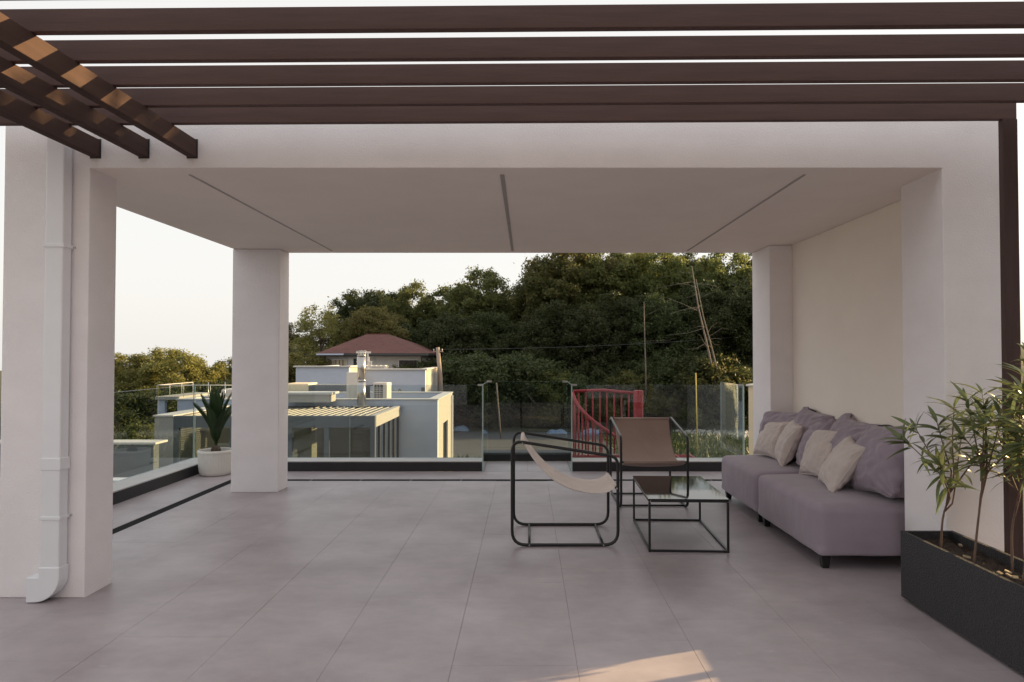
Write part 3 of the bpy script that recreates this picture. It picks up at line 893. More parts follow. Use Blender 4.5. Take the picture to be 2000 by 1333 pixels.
def leaf_mesh(length, width, curl, name='leaf', fold=0.25):
    b = MB(); n = 7
    vsn = []
    for i in range(n + 1):
        t_ = i / n
        w = width * (math.sin(math.pi * min(1, t_ ** 0.8)) ** 0.8) * 0.5 + (0.0008 if i in (0, n) else 0)
        x = length * t_; z = -curl * length * t_ * t_
        vsn += [(x, -w, z + fold * w), (x, 0, z), (x, w, z + fold * w)]
    fs = []
    for i in range(n):
        a = i * 3
        fs += [(a, a + 1, a + 4, a + 3), (a + 1, a + 2, a + 5, a + 4)]
    b.add(vsn, fs, True)
    me = b.mesh(name)
    return me
OL = []
for (ln, wd, cu) in ((0.13, 0.022, 0.25), (0.155, 0.024, 0.40), (0.11, 0.019, 0.15), (0.145, 0.023, 0.6), (0.165, 0.025, 0.3)):
    me = leaf_mesh(ln, wd, cu); me.materials.append(M['oleander']); OL.append(me)
def oleander(label, base, tips, seed, per=15):
    rnd = random.Random(seed)
    base = Vector(base)
    root = thing('oleander_plant', label, 'plant', base, 0, 'oleanders in the planter')
    sbm = MB()
    nleaf = 0
    for (fork, tip) in tips:
        a = Vector((0, 0, -0.02)); f_ = Vector(fork) - base; e = Vector(tip) - base
        pts = []
        mid1 = a.lerp(f_, 0.5) + Vector((rnd.uniform(-.02, .02), rnd.uniform(-.02, .02), 0))
        mid2 = f_.lerp(e, 0.5) + Vector((rnd.uniform(-.02, .02), rnd.uniform(-.02, .02), 0.02))
        ctrl = [a, mid1, f_, mid2, e]
        for i in range(4):
            q = [ctrl[max(0, min(4, i + d))] for d in (-1, 0, 1, 2)]
            for j in range(5):
                u = j / 5
                pts.append(0.5 * ((2 * q[1]) + (q[2] - q[0]) * u + (2 * q[0] - 5 * q[1] + 4 * q[2] - q[3]) * u * u + (3 * q[1] - q[0] - 3 * q[2] + q[3]) * u ** 3))
        pts.append(e)
        n = len(pts)
        if (fork, tip) == tips[0]:
            sbm.tube(pts, [0.0072 * (1 - 0.70 * i / (n - 1)) for i in range(n)], 7); trunk_pts = pts
        else:
            kk = 6 + (len(sbm.v) // 90) % 4
            br = [trunk_pts[kk]] + pts[kk + 3:]
            sbm.tube(br, [0.0052 * (1 - 0.6 * i / (len(br) - 1)) for i in range(len(br))], 6)
        # leaves in whorls over the outer part
        total = sum((pts[i + 1] - pts[i]).length for i in range(n - 1))
        for k_ in range(per):
            t_ = 1 - (rnd.random() ** 1.5) * 0.42
            idx = min(n - 2, int(t_ * (n - 1)))
            p = pts[idx].lerp(pts[idx + 1], t_ * (n - 1) - idx)
            d = (pts[idx + 1] - pts[idx]).normalized()
            az = rnd.uniform(0, 2 * math.pi)
            s_ = d.orthogonal().normalized(); s2 = d.cross(s_)
            outw = s_ * math.cos(az) + s2 * math.sin(az)
            elev = 0.25 + 1.1 * max(0, (t_ - 0.75) / 0.25) * rnd.random() - 0.25 * (1 - t_)
            dirv = (outw * math.cos(elev) + d * math.sin(elev)).normalized()
            zax = (d - dirv * d.dot(dirv))
            if zax.length < 1e-3: zax = dirv.orthogonal()
            zax.normalize()
            yax = zax.cross(dirv)
            mt = Matrix((dirv, yax, zax)).transposed().to_4x4()
            mt.translation = p
            o = link('leaf', rnd.choice(OL), root)
            o.matrix_local = mt @ Matrix.Rotation(rnd.uniform(-.5, .5), 4, 'X') @ Matrix.Scale(rnd.uniform(.75, 1.15), 4)
            nleaf += 1
    sbm.build('stem', 'stem', root)
    return root
def fan(base, n, seed, height, spread, ybias=0.0, xb=0.0):
    rnd = random.Random(seed); out = []
    b = Vector(base)
    for i in range(n):
        a = rnd.uniform(0, 2 * math.pi)
        h = height * rnd.uniform(0.65, 1.0)
        r = spread * rnd.uniform(0.35, 1.0)
        tip = b + Vector((math.cos(a) * r + xb, math.sin(a) * r + ybias, h))
        fk = b.lerp(tip, 0.5) + Vector((-math.cos(a) * r * 0.22, -math.sin(a) * r * 0.22, -0.02))
        out.append((fk, tip))
    return out
B1 = (2.44, 4.05, 0.37)
oleander('oleander at the far end of the planter, arching left over the sofa end', B1,
         [((2.50, 4.06, 0.72), (2.22, 4.02, 1.00)), ((2.50, 4.06, 0.72), (2.33, 4.10, 1.06)), ((2.53, 4.06, 0.75), (2.50, 4.0, 1.20)), ((2.53, 4.06, 0.72), (2.48, 4.14, 1.10)),
          ((2.52, 4.05, 0.70), (2.66, 3.95, 0.97)), ((2.52, 4.05, 0.66), (2.62, 4.1, 1.12)), ((2.48, 4.02, 0.66), (2.38, 3.93, 0.86))], 3, 22)
B2 = (2.445, 3.76, 0.37)
oleander('oleander with one reddish stem, second from the far end of the planter', B2,
         [((2.50, 3.76, 0.80), (2.47, 3.70, 1.13)), ((2.50, 3.76, 0.80), (2.56, 3.83, 1.20)), ((2.51, 3.76, 0.82), (2.63, 3.70, 1.02)), ((2.51, 3.76, 0.82), (2.42, 3.80, 1.05)), ((2.52, 3.76, 0.8), (2.60, 3.9, 1.28)), ((2.50, 3.76, 0.78), (2.52, 3.62, 1.24)), ((2.50, 3.76, .78), (2.46, 3.82, 1.24))], 5, 26)
B3 = (2.56, 3.62, 0.37)
oleander('tall oleander leaning against the brown post in the planter', B3,
         [((2.62, 3.64, 0.8), (2.62, 3.6, 1.25)), ((2.62, 3.64, 0.8), (2.68, 3.7, 1.32)), ((2.62, 3.64, 0.8), (2.58, 3.5, 1.12)), ((2.60, 3.64, 0.75), (2.55, 3.74, 1.16)), ((2.62, 3.64, 0.8), (2.7, 3.58, 1.08)), ((2.62, 3.64, .8), (2.60, 3.55, 1.40))], 8, 26)
B4 = (2.47, 3.42, 0.37)
oleander('tallest oleander at the right edge, nearest the camera in the planter', B4,
         [((2.53, 3.42, 0.85), (2.50, 3.44, 1.32)), ((2.53, 3.42, 0.85), (2.56, 3.46, 1.50)), ((2.53, 3.42, 0.85), (2.46, 3.36, 1.12)), ((2.53, 3.42, 0.85), (2.60, 3.40, 1.22)), ((2.52, 3.42, 0.8), (2.52, 3.5, 1.08)), ((2.53, 3.42, .85), (2.47, 3.48, 1.19))], 12, 26)
B5 = (2.46, 3.02, 0.37)
oleander('oleander partly cut off by the right edge of the picture', B5, fan(B5, 7, 4, 1.0, 0.25), 15, 14)

# ------------------------------------------------------------------ round pot with cycad
pt = thing('ribbed_pot', 'round white ribbed pot standing in the terrace corner behind the column', 'pot', (-3.905, 8.60, 0))
rib = lambda a, z: 1 + 0.012 * (abs(math.cos(a * 20)) ** 0.6 - 0.5)
MB().lathe([(0.15, 0.0), (0.178, 0.012), (0.192, 0.05), (0.203, 0.15), (0.207, 0.27)], 160, rmod=rib).build('body', 'pot', pt)
MB().lathe([(0.2085, 0.271), (0.213, 0.285), (0.212, 0.312), (0.200, 0.316), (0.196, 0.30), (0.194, 0.26)], 64).build('rim', 'pot', pt)
MB().lathe([(0.193, 0.27), (0.1, 0.282), (0.001, 0.285)], 32).build('soil', 'soil', pt)
cy = thing('cycad_plant', 'small dark green cycad with stiff upright fronds in the white pot', 'plant', (-3.905, 8.60, 0.28))
def frond_mesh(length, bend):
    b = MB(); n = 26
    pts = []
    for i in range(n + 1):
        t_ = i / n
        pts.append(Vector((length * t_ * math.sin(bend * t_) * 0.9, 0, length * t_ * math.cos(bend * t_ * 0.8))))
    b.tube(pts, [0.006 * (1 - 0.8 * i / n) for i in range(n + 1)], 5)
    for i in range(4, n + 1):
        t_ = i / n
        d = (pts[i] - pts[i - 1]).normalized()
        nrm = Vector((0, 1, 0)).cross(d)
        ll = 0.125 * math.sin(math.pi * (0.12 + 0.82 * t_)) ** 0.7
        for s in (-1, 1):
            for off in (0.0, 0.5):
                p = pts[i].lerp(pts[i - 1], off)
                dv = (d * 0.80 + Vector((0, s, 0)) * 0.60 - nrm * 0.22).normalized()
                w = d.cross(dv).cross(dv).normalized() * 0.0055
                p2 = p + dv * ll * 0.55; p3 = p + dv * ll - nrm * 0.006
                b.add([p - w * .6, p + w * .6, p2 + w, p3, p2 - w], [(0, 1, 2, 4), (4, 2, 3)])
    me = b.mesh('frond'); me.materials.append(M['cycad']); return me
FR = [frond_mesh(0.70, 0.10), frond_mesh(0.68, 0.20), frond_mesh(0.60, 0.34)]
MB().lathe([(0.055, -0.01), (0.06, 0.03), (0.045, 0.075), (0.01, 0.09)], 14).build('caudex', 'bark', cy)
random.seed(21)
for i in range(22):
    ring = i % 3
    o = link('frond', FR[ring], cy)
    o.location = (0, 0, 0.045)
    o.rotation_euler = (0, random.uniform(0.02, 0.07) + 0.06 * ring, i * 2.399 + random.uniform(-.2, .2))
    s_ = random.uniform(.88, 1.05); o.scale = (s_, s_, s_)

# ------------------------------------------------------------------ red spiral stair
ss = thing('spiral_staircase', 'red painted steel spiral staircase just outside the right-hand glass', 'staircase', (1.68, 10.3, -3.0))
def S(x, y, z): return (x - 1.68, y - 10.3, z + 3.0)
MB().tube([S(1.68, 10.3, -3.0), S(1.68, 10.3, 0.955), S(1.68, 10.3, 0.968)], [0.073, 0.073, 0.066], 20).build('newel_post', 'red', ss)
RAD = 0.98
def helix(a, z, r=RAD): return (1.68 + r * math.cos(a), 10.3 + r * math.sin(a), z)
lr = [(1.62, 10.33, 0.925), (1.17, 10.42, 0.965), (0.70, 10.30, 0.955)]
MB().tube([S(*p) for p in lr], 0.023, 10).build('handrail', 'red', ss)
A0, A1 = R(180), R(180 + 330)
hp = []
for i in range(60):
    t_ = i / 59
    a = A0 + (A1 - A0) * t_
    hp.append(S(*helix(a, 0.93 - 2.9 * t_)))
MB().tube(hp, 0.023, 10).build('handrail', 'red', ss)
for i in range(8):
    t_ = (i + 0.5) / 8.3
    x = 1.60 + (0.70 - 1.60) * t_; y = 10.345 + 0.07 * math.sin(t_ * 3)
    MB().tube([S(x, y, 0.0), S(x, y, 0.945)], 0.012, 8).build('baluster', 'red', ss)
NT = 14
for i in range(NT):
    t0 = i / NT; a0 = A0 + (A1 - A0) * t0; a1 = A0 + (A1 - A0) * (i + 1.08) / NT
    z = -0.19 - 2.78 * t0
    b = MB()
    lo = [S(*helix(a0, z - 0.03, 0.075)), S(*helix(a0, z - 0.03, RAD - 0.02)), S(*helix(a1, z - 0.03, RAD - 0.02)), S(*helix(a1, z - 0.03, 0.075))]
    b.hexa(lo, [(p[0], p[1], p[2] + 0.03) for p in lo]); b.build('tread', 'red', ss)
    for j in range(3):
        a = a0 + (a1 - a0) * (j + 0.3) / 3
        tt = (a - A0) / (A1 - A0)
        MB().tube([S(*helix(a, z - 0.005, RAD - 0.0)), S(*helix(a, 0.93 - 2.9 * tt, RAD))], 0.012, 8).build('baluster', 'red', ss)
box('landing', 'red', ss, 0.09, 0.80, -0.85, 0.2, 2.955, 2.972)
box('landing', 'red', ss, -1.02, 0.09, -0.02, 0.2, 2.953, 2.970)
for i in range(8):
    y = -0.80 + i * 0.12
    box('grating_bar', 'red', ss, 0.10, 0.79, y, y + 0.02, 2.973, 2.998)
for i in range(4):
    x = 0.10 + i * 0.225
    box('grating_bar', 'red', ss, x, x + 0.018, -0.85, 0.2, 2.9735, 3.0005)
box('stringer', 'red', ss, -1.02, 0.09, -0.06, -0.021, 2.93, 3.003)

# ------------------------------------------------------------------ neighbouring flat-roofed house
nh = thing('flat_roofed_house', 'white flat-roofed neighbouring house with a bright sunlit right flank', 'house', (-5.8, 19.6, -3.0))
def N(x0, x1, y0, y1, z0, z1): return (x0 + 5.8, x1 + 5.8, y0 - 19.6, y1 - 19.6, z0 + 3, z1 + 3)
def nbox(name, m, *a, bevel=0.0, parent=None): 
    return box(name, m, parent or nh, *N(*a), bevel)
# walls (hollow parapet)
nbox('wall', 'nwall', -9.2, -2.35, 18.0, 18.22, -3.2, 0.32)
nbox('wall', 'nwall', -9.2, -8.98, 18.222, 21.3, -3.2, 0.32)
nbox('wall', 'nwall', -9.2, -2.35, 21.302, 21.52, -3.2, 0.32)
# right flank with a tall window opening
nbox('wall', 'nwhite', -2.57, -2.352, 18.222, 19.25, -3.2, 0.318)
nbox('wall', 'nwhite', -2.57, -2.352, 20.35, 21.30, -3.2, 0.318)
nbox('wall', 'nwhite', -2.57, -2.353, 19.252, 20.348, -0.42, 0.317)
w_ = nbox('window', 'frame', -2.47, -2.43, 19.252, 20.348, -3.0, -0.422)
nbox('pane', 'pane', -2.428, -2.42, 19.31, 20.29, -2.9, -0.47, parent=w_)
for a, b_, c, d in ((19.252, 19.31, -3.0, -0.422), (20.29, 20.348, -3.0, -0.422), (19.78, 19.82, -2.9, -0.47)):
    nbox('frame_bar', 'frame', -2.429, -2.40, a, b_, c, d, parent=w_)
nbox('roof_deck', 'roofdeck', -8.97, -2.58, 18.23, 21.29, 0.05, 0.11)
for a in ((-9.24, -2.32, 17.97, 18.25), (-9.24, -2.32, 21.28, 21.55)):
    nbox('coping', 'whitepaint', *a, 0.322, 0.348)
nbox('coping', 'whitepaint', -2.60, -2.322, 18.252, 21.278, 0.3225, 0.3475)
nbox('coping', 'whitepaint', -9.238, -8.95, 18.252, 21.278, 0.3225, 0.3475)
nbox('roof_upstand', 'nwhite', -6.25, -5.02, 17.35, 17.96, 0.30, 0.50)
nbox('coping', 'whitepaint', -6.28, -4.93, 17.30, 17.966, 0.502, 0.552)
ub = nbox('stair_bulkhead', 'darkpanel', -6.9, -5.62, 21.6, 22.6, -0.2, 0.55)
nbox('wall', 'cream', -7.6, -6.903, 21.6, 22.5, -0.2, 0.60)
nbox('vent_pipe', 'pvc', -2.35, -2.29, 21.2, 21.26, -3.0, 0.25)
nbox('floor_plate', 'roofdeck', -9.0, -2.6, 18.3, 21.2, -3.0, -2.9)

# side balcony at the left end
sb_ = thing('balcony_canopy', 'small grey balcony with thin railing at the left end of the flat-roofed house', 'balcony', (-9.6, 18.6, -3))
box('deck', 'nwhite', sb_, -0.25, 0.385, -0.5, 1.6, 3.32, 3.40)
for y in (-0.42, 1.5):
    box('column', 'nwall', sb_, -0.22, -0.03, y, y + 0.12, 0, 3.318)
for (x0, y0, x1, y1) in ((-0.22, -0.45, 1.9, -0.45), (-0.22, -0.45, -0.22, 1.5)):
    for z in (3.70,):
        MB().tube([(x0, y0, z), (x1, y1, z)], 0.009, 8).build('rail', 'whitepaint', sb_)
    n = 3
    for i in range(n + 1):
        t_ = i / n
        MB().tube([(x0 + (x1 - x0) * t_, y0 + (y1 - y0) * t_, 3.39), (x0 + (x1 - x0) * t_, y0 + (y1 - y0) * t_, 3.70)], 0.008, 6).build('railing_post', 'whitepaint', sb_)

# roof clutter left of the column
bk = thing('covered_furniture', 'pale fabric-covered garden furniture heaped on the flat roof', 'furniture', (-8.15, 19.3, 0.11))
for (x, y, sx, sy, sz, rz) in ((0, 0, 1.2, 0.7, 0.22, 0.1), (-0.15, 0.05, 0.5, 0.5, 0.44, -0.2), (0.55, 0.1, 0.8, 0.5, 0.30, 0.05)):
    b = MB().box(-sx / 2, sx / 2, -sy / 2, sy / 2, 0, sz); o = b.build('cover', 'beige', bk, 0.07, 3); o.location = (x, y, 0); o.rotation_euler = (0, 0, rz)
for i, (x, y) in enumerate(((-8.55, 18.35), (-8.1, 18.35))):
    o = MB().tube([(0, 0, 0), (0, 0, 0.66)], 0.012, 6).build('antenna_rod', 'steel'); o.location = (x, y, 0.11)
    tag(o, ['thin steel rod standing on the roof edge, left of two', 'thin steel rod standing on the roof edge, right of two'][i], 'rod', 'roof rods')

# ------------------------------------------------------------------ louvred glass room
gr = thing('louvred_glass_room', 'blue-grey glass garden room with a slatted louvre roof before the flat-roofed house', 'garden room', (-5.5, 16.4, -3.0))
def Gb(name, m, x0, x1, y0, y1, z0, z1, parent=None, bevel=0.0):
    return box(name, m, parent or gr, x0 + 5.5, x1 + 5.5, y0 - 16.4, y1 - 16.4, z0 + 3, z1 + 3, bevel)
GF, GRr = 14.85, 17.95
Gb('pier', 'nwhite', -8.08, -7.67, GF, GF + 0.42, -3, 0.165)
Gb('coping', 'whitepaint', -8.11, -7.665, GF - 0.03, GRr, 0.167, 0.195)
Gb('header', 'darkpanel', -7.66, -3.30, GF, GF + 0.14, -0.075, 0.175)
Gb('side_header', 'louvre', -3.44, -3.302, GF + 0.142, GRr, -0.075, 0.178)
Gb('gutter', 'louvre', -7.66, -3.45, GF + 0.142, GF + 0.17, 0.10, 0.172)
Gb('rear_beam', 'darkpanel', -7.66, -3.45, GRr - 0.14, GRr - 0.01, -0.075, 0.165)
Gb('side_wall', 'nwhite', -8.06, -7.80, GF + 0.422, GRr, -3, 0.16)
i = 0
x = -7.60
lm = MB().box(-0.072, 0.072, 0, GRr - GF - 0.34, -0.012, 0.012).mesh('louvre'); lm.materials.append(M['louvre'])
while x < -3.5:
    o = link('louvre', lm, gr); o.location = (x + 5.5, GF + 0.185 - 16.4, 0.135 + 3); o.rotation_euler = (0, R(-13), 0)
    x += 0.165
for xx in (-7.66, -6.45, -5.20, -4.40, -3.40):
    Gb('post', 'darkpanel', xx, xx + 0.10, GF + 0.01, GF + 0.11, -3, -0.077)
for a, b_ in ((-7.55, -6.46), (-6.34, -5.21), (-5.09, -4.41), (-4.29, -3.41)):
    Gb('pane', 'pane', a, b_, GF + 0.05, GF + 0.058, -3, -0.078)
for i in range(6):
    yy = GF + 0.16 + i * 0.565
    Gb('post', 'frame', -3.40, -3.34, yy, yy + 0.05, -3, -0.077)
for i in range(5):
    yy = GF + 0.16 + i * 0.565
    Gb('pane', 'pane', -3.375, -3.367, yy + 0.052, yy + 0.563, -3, -0.078)
Gb('inner_floor', 'roofdeck', -7.8, -3.42, GF + 0.13, GRr, -3, -2.92)
Gb('back_panel', 'intwall', -7.66, -3.46, GRr - 0.009, GRr + 0.03, -3, -0.08)
# what can be seen inside
Gb('wardrobe', 'curtain', -6.10, -4.95, GF + 0.9, GF + 1.3, -2.9, -0.14)
Gb('wardrobe_gap', 'darkin', -5.80, -5.77, GF + 0.89, GF + 0.899, -2.9, -0.16)
Gb('stone_panel', 'marble', -4.55, -3.60, GRr - 0.06, GRr - 0.012, -1.05, -0.25)
Gb('cabinet', 'frame', -4.60, -3.60, GRr - 0.55, GRr - 0.07, -2.9, -1.35)
Gb('wardrobe', 'curtain', -7.45, -6.70, GF + 1.1, GF + 1.4, -2.9, -0.2)
MB().tube([(-4.0 + 5.5, GRr - 16.4 - 0.10, -0.56 + 3), (-4.0 + 5.5, GRr - 16.4 - 0.065, -0.56 + 3)], 0.10, 20).build('wall_clock', 'brownframe', gr)

# stainless chimney
ch = thing('steel_chimney', 'shiny stainless steel chimney flue with rain cap on the flat roof', 'chimney', (-4.28, 17.70, 0.18))
MB().tube([(0, 0, 0), (0, 0, 0.66)], 0.108, 28).build('flue', 'steel', ch)
MB().tube([(0, 0, 0.662), (0, 0, 1.32)], 0.108, 28).build('flue', 'steel', ch)
MB().tube([(0, 0, 0.64), (0, 0, 0.685)], 0.114, 28).build('clamp_band', 'steel', ch)
MB().tube([(0, 0, 1.295), (0, 0, 1.325)], 0.116, 28).build('clamp_band', 'steel', ch)
MB().lathe([(0.001, 1.44), (0.13, 1.425), (0.132, 1.418), (0.001, 1.417)], 24).build('rain_cap', 'steel', ch)
for s in (-1, 1):
    MB().tube([(s * 0.08, 0, 1.31), (s * 0.08, 0, 1.42)], 0.008, 6).build('cap_strut', 'steel', ch)
box('base_plate', 'steel', ch, -0.17, 0.17, -0.17, 0.17, 0, 0.02)

# AC units
def ac(label, loc, w, h, d, rz):
    a = thing('air_conditioner', label, 'AC unit', loc, rz, 'AC units on the roof')
    box('casing', 'acwhite', a, -w / 2, w / 2, -d / 2, d / 2, 0.05, h, 0.012)
    f = box('grille_recess', 'acdark', a, -w / 2 + 0.04, w / 2 - 0.12, -d / 2 - 0.004, -d / 2 - 0.001, 0.10, h - 0.06)
    n = int((h - 0.2) / 0.05)
    for i in range(n):
        z = 0.11 + i * 0.05
        box('grille_bar', 'acwhite', a, -w / 2 + 0.04, w / 2 - 0.12, -d / 2 - 0.012, -d / 2 - 0.0045, z, z + 0.014)
    for i in range(1, 3):
        xx = -w / 2 + 0.04 + (w - 0.16) * i / 3
        box('grille_bar', 'acwhite', a, xx - 0.008, xx + 0.008, -d / 2 - 0.015, -d / 2 - 0.0125, 0.10, h - 0.06)
    for s in (-1, 1):
        box('foot', 'acdark', a, s * w * 0.35 - 0.03, s * w * 0.35 + 0.03, -d / 2, d / 2, 0, 0.049)
    return a
ac('small white AC outdoor unit with square grille beside the steel chimney', (-4.08, 19.3, 0.11), 0.42, 0.62, 0.30, R(-14))
a2 = ac('tall grey-white AC outdoor unit seen from the back, left of the steel chimney', (-4.95, 19.6, 0.11), 0.36, 0.90, 0.34, R(180))
hs_ = thing('hose_coil', 'black coiled pipe between the AC units on the flat roof', 'pipe', (-4.60, 19.35, 0.11))
pts = []
for i in range(90):
    a = i * 0.35
    pts.append((0.10 * math.sin(a * 0.5) + i * 0.001, 0.18 * math.cos(a), 0.33 + 0.20 * math.sin(a)))
MB().tube(pts, 0.022, 8).build('coil', 'acdark', hs_)
box('stand', 'roofdeck', hs_, -0.35, 0.35, -0.2, 0.2, 0, 0.08)
for z in (0.5,):
    MB().tube([(0.1, 0.1, 0.5), (0.25, 0.1, 0.55), (0.33, 0.1, 0.48)], 0.015, 6).build('pipe', 'acdark', hs_)

# low neighbouring wall, far left
lw = thing('low_terrace_wall', 'dark low wall with a white capping below the left glass', 'wall', (-9.0, 13.5, -3))
box('wall', 'darkpanel', lw, -3.0, 1.64, 0, 0.2, 0, 2.74)
box('capping', 'whitepaint', lw, -3.05, 1.70, -0.04, 0.42, 2.742, 2.782)
box('band', 'nwall', lw, -3.0, 1.9, -1.2, -0.9, 0, 2.25)
box('paving', 'coping', lw, -4.0, 2.4, -3.4, -1.25, 1.70, 1.80)
box('footing', 'nwall', lw, -4.0, 2.4, -3.4, -1.25, 0, 1.698)

# ------------------------------------------------------------------ terrace block in front of the red-roofed villa
tb = thing('villa_terrace_block', 'low white terrace block with parapets in front of the red-roofed villa', 'building', (-8.4, 37, -3.0))
def T(name, m, x0, x1, y0, y1, z0, z1, parent=None):
    return box(name, m, parent or tb, x0 + 8.4, x1 + 8.4, y0 - 37, y1 - 37, z0 + 3, z1 + 3)
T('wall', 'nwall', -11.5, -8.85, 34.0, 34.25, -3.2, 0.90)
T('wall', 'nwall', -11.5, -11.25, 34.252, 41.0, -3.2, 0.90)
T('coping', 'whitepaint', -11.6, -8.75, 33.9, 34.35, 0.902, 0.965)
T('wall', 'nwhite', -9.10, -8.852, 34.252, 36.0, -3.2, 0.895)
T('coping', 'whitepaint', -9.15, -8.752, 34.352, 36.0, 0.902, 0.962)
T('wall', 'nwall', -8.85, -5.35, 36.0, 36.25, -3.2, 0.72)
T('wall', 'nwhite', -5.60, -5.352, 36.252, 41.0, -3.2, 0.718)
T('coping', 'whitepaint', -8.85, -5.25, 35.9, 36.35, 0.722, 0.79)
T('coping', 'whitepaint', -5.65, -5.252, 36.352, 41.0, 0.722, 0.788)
T('deck', 'roofdeck', -11.2, -5.65, 36.3, 46.0, -0.1, 0.05)
T('garage_panel', 'darkpanel', -5.55, -5.36, 35.93, 35.995, -0.9, -0.2)

# villa with the hipped roof
vi = thing('red_roofed_villa', 'grey boarded villa with a low hipped red-brown roof below the wooded slope', 'house', (-9.9, 48, -3.0))
def V(name, m, x0, x1, y0, y1, z0, z1, parent=None):
    return box(name, m, parent or vi, x0 + 9.9, x1 + 9.9, y0 - 48, y1 - 48, z0 + 3, z1 + 3)
V('wall', 'siding', -12.95, -6.75, 44.0, 51.8, -3.2, 1.42)
# battens
xx = -12.9
while xx < -6.8:
    V('batten', 'siding', xx, xx + 0.05, 43.965, 43.998, -0.2, 1.40); xx += 0.62
def hip(m_name, m, z0, z1, ex, ey0, ey1, rx0, rx1, ry):
    b = MB()
    e0, e1 = ex
    v = [(e0, ey0, z0), (e1, ey0, z0), (e1, ey1, z0), (e0, ey1, z0), (rx0, ry, z1), (rx1, ry, z1)]
    v = [(p[0] + 9.9, p[1] - 48, p[2] + 3) for p in v]
    b.add(v, [(0, 1, 5, 4), (1, 2, 5), (2, 3, 4, 5), (3, 0, 4), (3, 2, 1, 0)])
    return b.build(m_name, m, vi)
rf_ = hip('roof', 'roofred', 1.62, 2.98, (-13.30, -6.20), 43.2, 52.6, -11.2, -9.75, 47.9)
V('fascia', 'frame', -13.28, -6.22, 43.22, 52.58, 1.50, 1.618, rf_)
V('soffit', 'darkin', -13.25, -6.25, 43.25, 52.55, 1.43, 1.498, rf_)
V('gutter', 'nwall', -13.31, -11.6, 43.10, 43.198, 1.50, 1.60, rf_)
V('ridge_cap', 'roofred', -11.25, -9.70, 47.82, 47.98, 2.965, 3.01, rf_)
w1 = V('window', 'whitepaint', -12.55, -11.55, 43.93, 43.963, 0.30, 1.24)
V('curtain', 'curtain', -12.48, -11.62, 43.92, 43.929, 0.36, 1.19, w1)
for q in (-12.30, -12.08, -11.85):
    V('glazing_bar', 'brownframe', q, q + 0.05, 43.90, 43.918, 0.36, 1.19, w1)
d1 = V('door', 'whitepaint', -11.5, -10.55, 43.93, 43.963, -0.1, 1.34)
V('door_leaf', 'darkin', -11.15, -10.62, 43.92, 43.929, -0.1, 1.28, d1)
w2 = V('window', 'whitepaint', -8.28, -7.02, 43.93, 43.963, -0.1, 1.22)
V('pane', 'darkin', -8.22, -7.08, 43.92, 43.929, -0.05, 1.17, w2)
for q in (-7.93, -7.60, -7.30):
    V('glazing_bar', 'brownframe', q, q + 0.06, 43.90, 43.918, -0.05, 1.17, w2)
V('downpipe', 'darkin', -6.80, -6.74, 43.9, 43.96, -1, 1.40)

# terrace furniture, white
wc = thing('white_lounge_chair', 'white slatted garden chair with sloping back on the villa terrace', 'chair', (-8.95, 37.6, 0.05), R(20))
for s in (-1, 1):
    x = s * 0.32
    MB().hexa([(x - .03, -0.5, 0), (x + .03, -0.5, 0), (x + .03, -0.42, 0), (x - .03, -0.42, 0)], [(x - .03, -0.5, 1.05), (x + .03, -0.5, 1.05), (x + .03, -0.42, 1.05), (x - .03, -0.42, 1.05)]).build('leg', 'whitepaint', wc)
    MB().hexa([(x - .03, 0.4, 0), (x + .03, 0.4, 0), (x + .03, 0.48, 0), (x - .03, 0.48, 0)], [(x - .03, 0.4, 1.35), (x + .03, 0.4, 1.35), (x + .03, 0.48, 1.35), (x - .03, 0.48, 1.35)]).build('leg', 'whitepaint', wc)
    box('arm', 'whitepaint', wc, x - 0.05, x + 0.05, -0.55, 0.5, 1.06, 1.10)
for i in range(5):
    x = -0.26 + i * 0.125
    box('back_slat', 'whitepaint', wc, x - 0.035, x + 0.035, 0.36, 0.395, 0.55, 1.55)
box('back_rail', 'whitepaint', wc, -0.4, 0.4, 0.34, 0.42, 1.55, 1.65)
box('seat', 'whitepaint', wc, -0.36, 0.36, -0.45, 0.40, 0.5, 0.54)
wt = thing('white_bench', 'low white slatted bench beside the garden chair on the villa terrace', 'bench', (-8.3, 37.0, 0.05))
for i in range(6):
    box('slat', 'whitepaint', wt, -0.75 + i * 0.25, -0.57 + i * 0.25, -0.3, 0.3, 0.86, 0.90)
for s in (-1, 1):
    box('rail', 'whitepaint', wt, -0.8, 0.75, s * 0.22 - 0.03, s * 0.22 + 0.03, 0.79, 0.858)
    for t_ in (-0.7, 0.62):
        box('leg', 'whitepaint', wt, t_, t_ + 0.07, s * 0.22 - 0.025, s * 0.22 + 0.025, 0, 0.789)

# gable end far left
gh = thing('gabled_house', 'white house end with a steep dark brown roof slope just left of the rear column', 'house', (-18.0, 46.0, -3.0))
MB().prism([(-2.5, 0), (2.2, 0), (2.2, 1.3), (-2.5, 3.25)], 0, 6).build('wall', 'nwhite', gh)
MB().prism([(-2.32, 3.20), (2.5, 1.2), (2.5, 1.42), (-2.32, 3.42)], -0.3, 6.3).build('roof', 'roofred', gh)

# cream house at right, turned to the sun
ch2 = thing('cream_house', 'cream rendered house corner in low sun beside the right-hand rear pillar', 'house', (9.05, 17.0, -3.0), R(52))
box('wall', 'cream', ch2, -1.6, 3.0, -1.2, 3.0, -0.2, 3.70)
box('coping', 'whitepaint', ch2, -1.65, 3.05, -1.25, 3.05, 3.702, 3.75)
w3 = box('window', 'frame', ch2, -1.2, 0.9, -1.25, -1.203, 0.9, 3.0)
box('pane', 'pane', ch2, -1.12, 0.82, -1.262, -1.252, 0.98, 2.92)

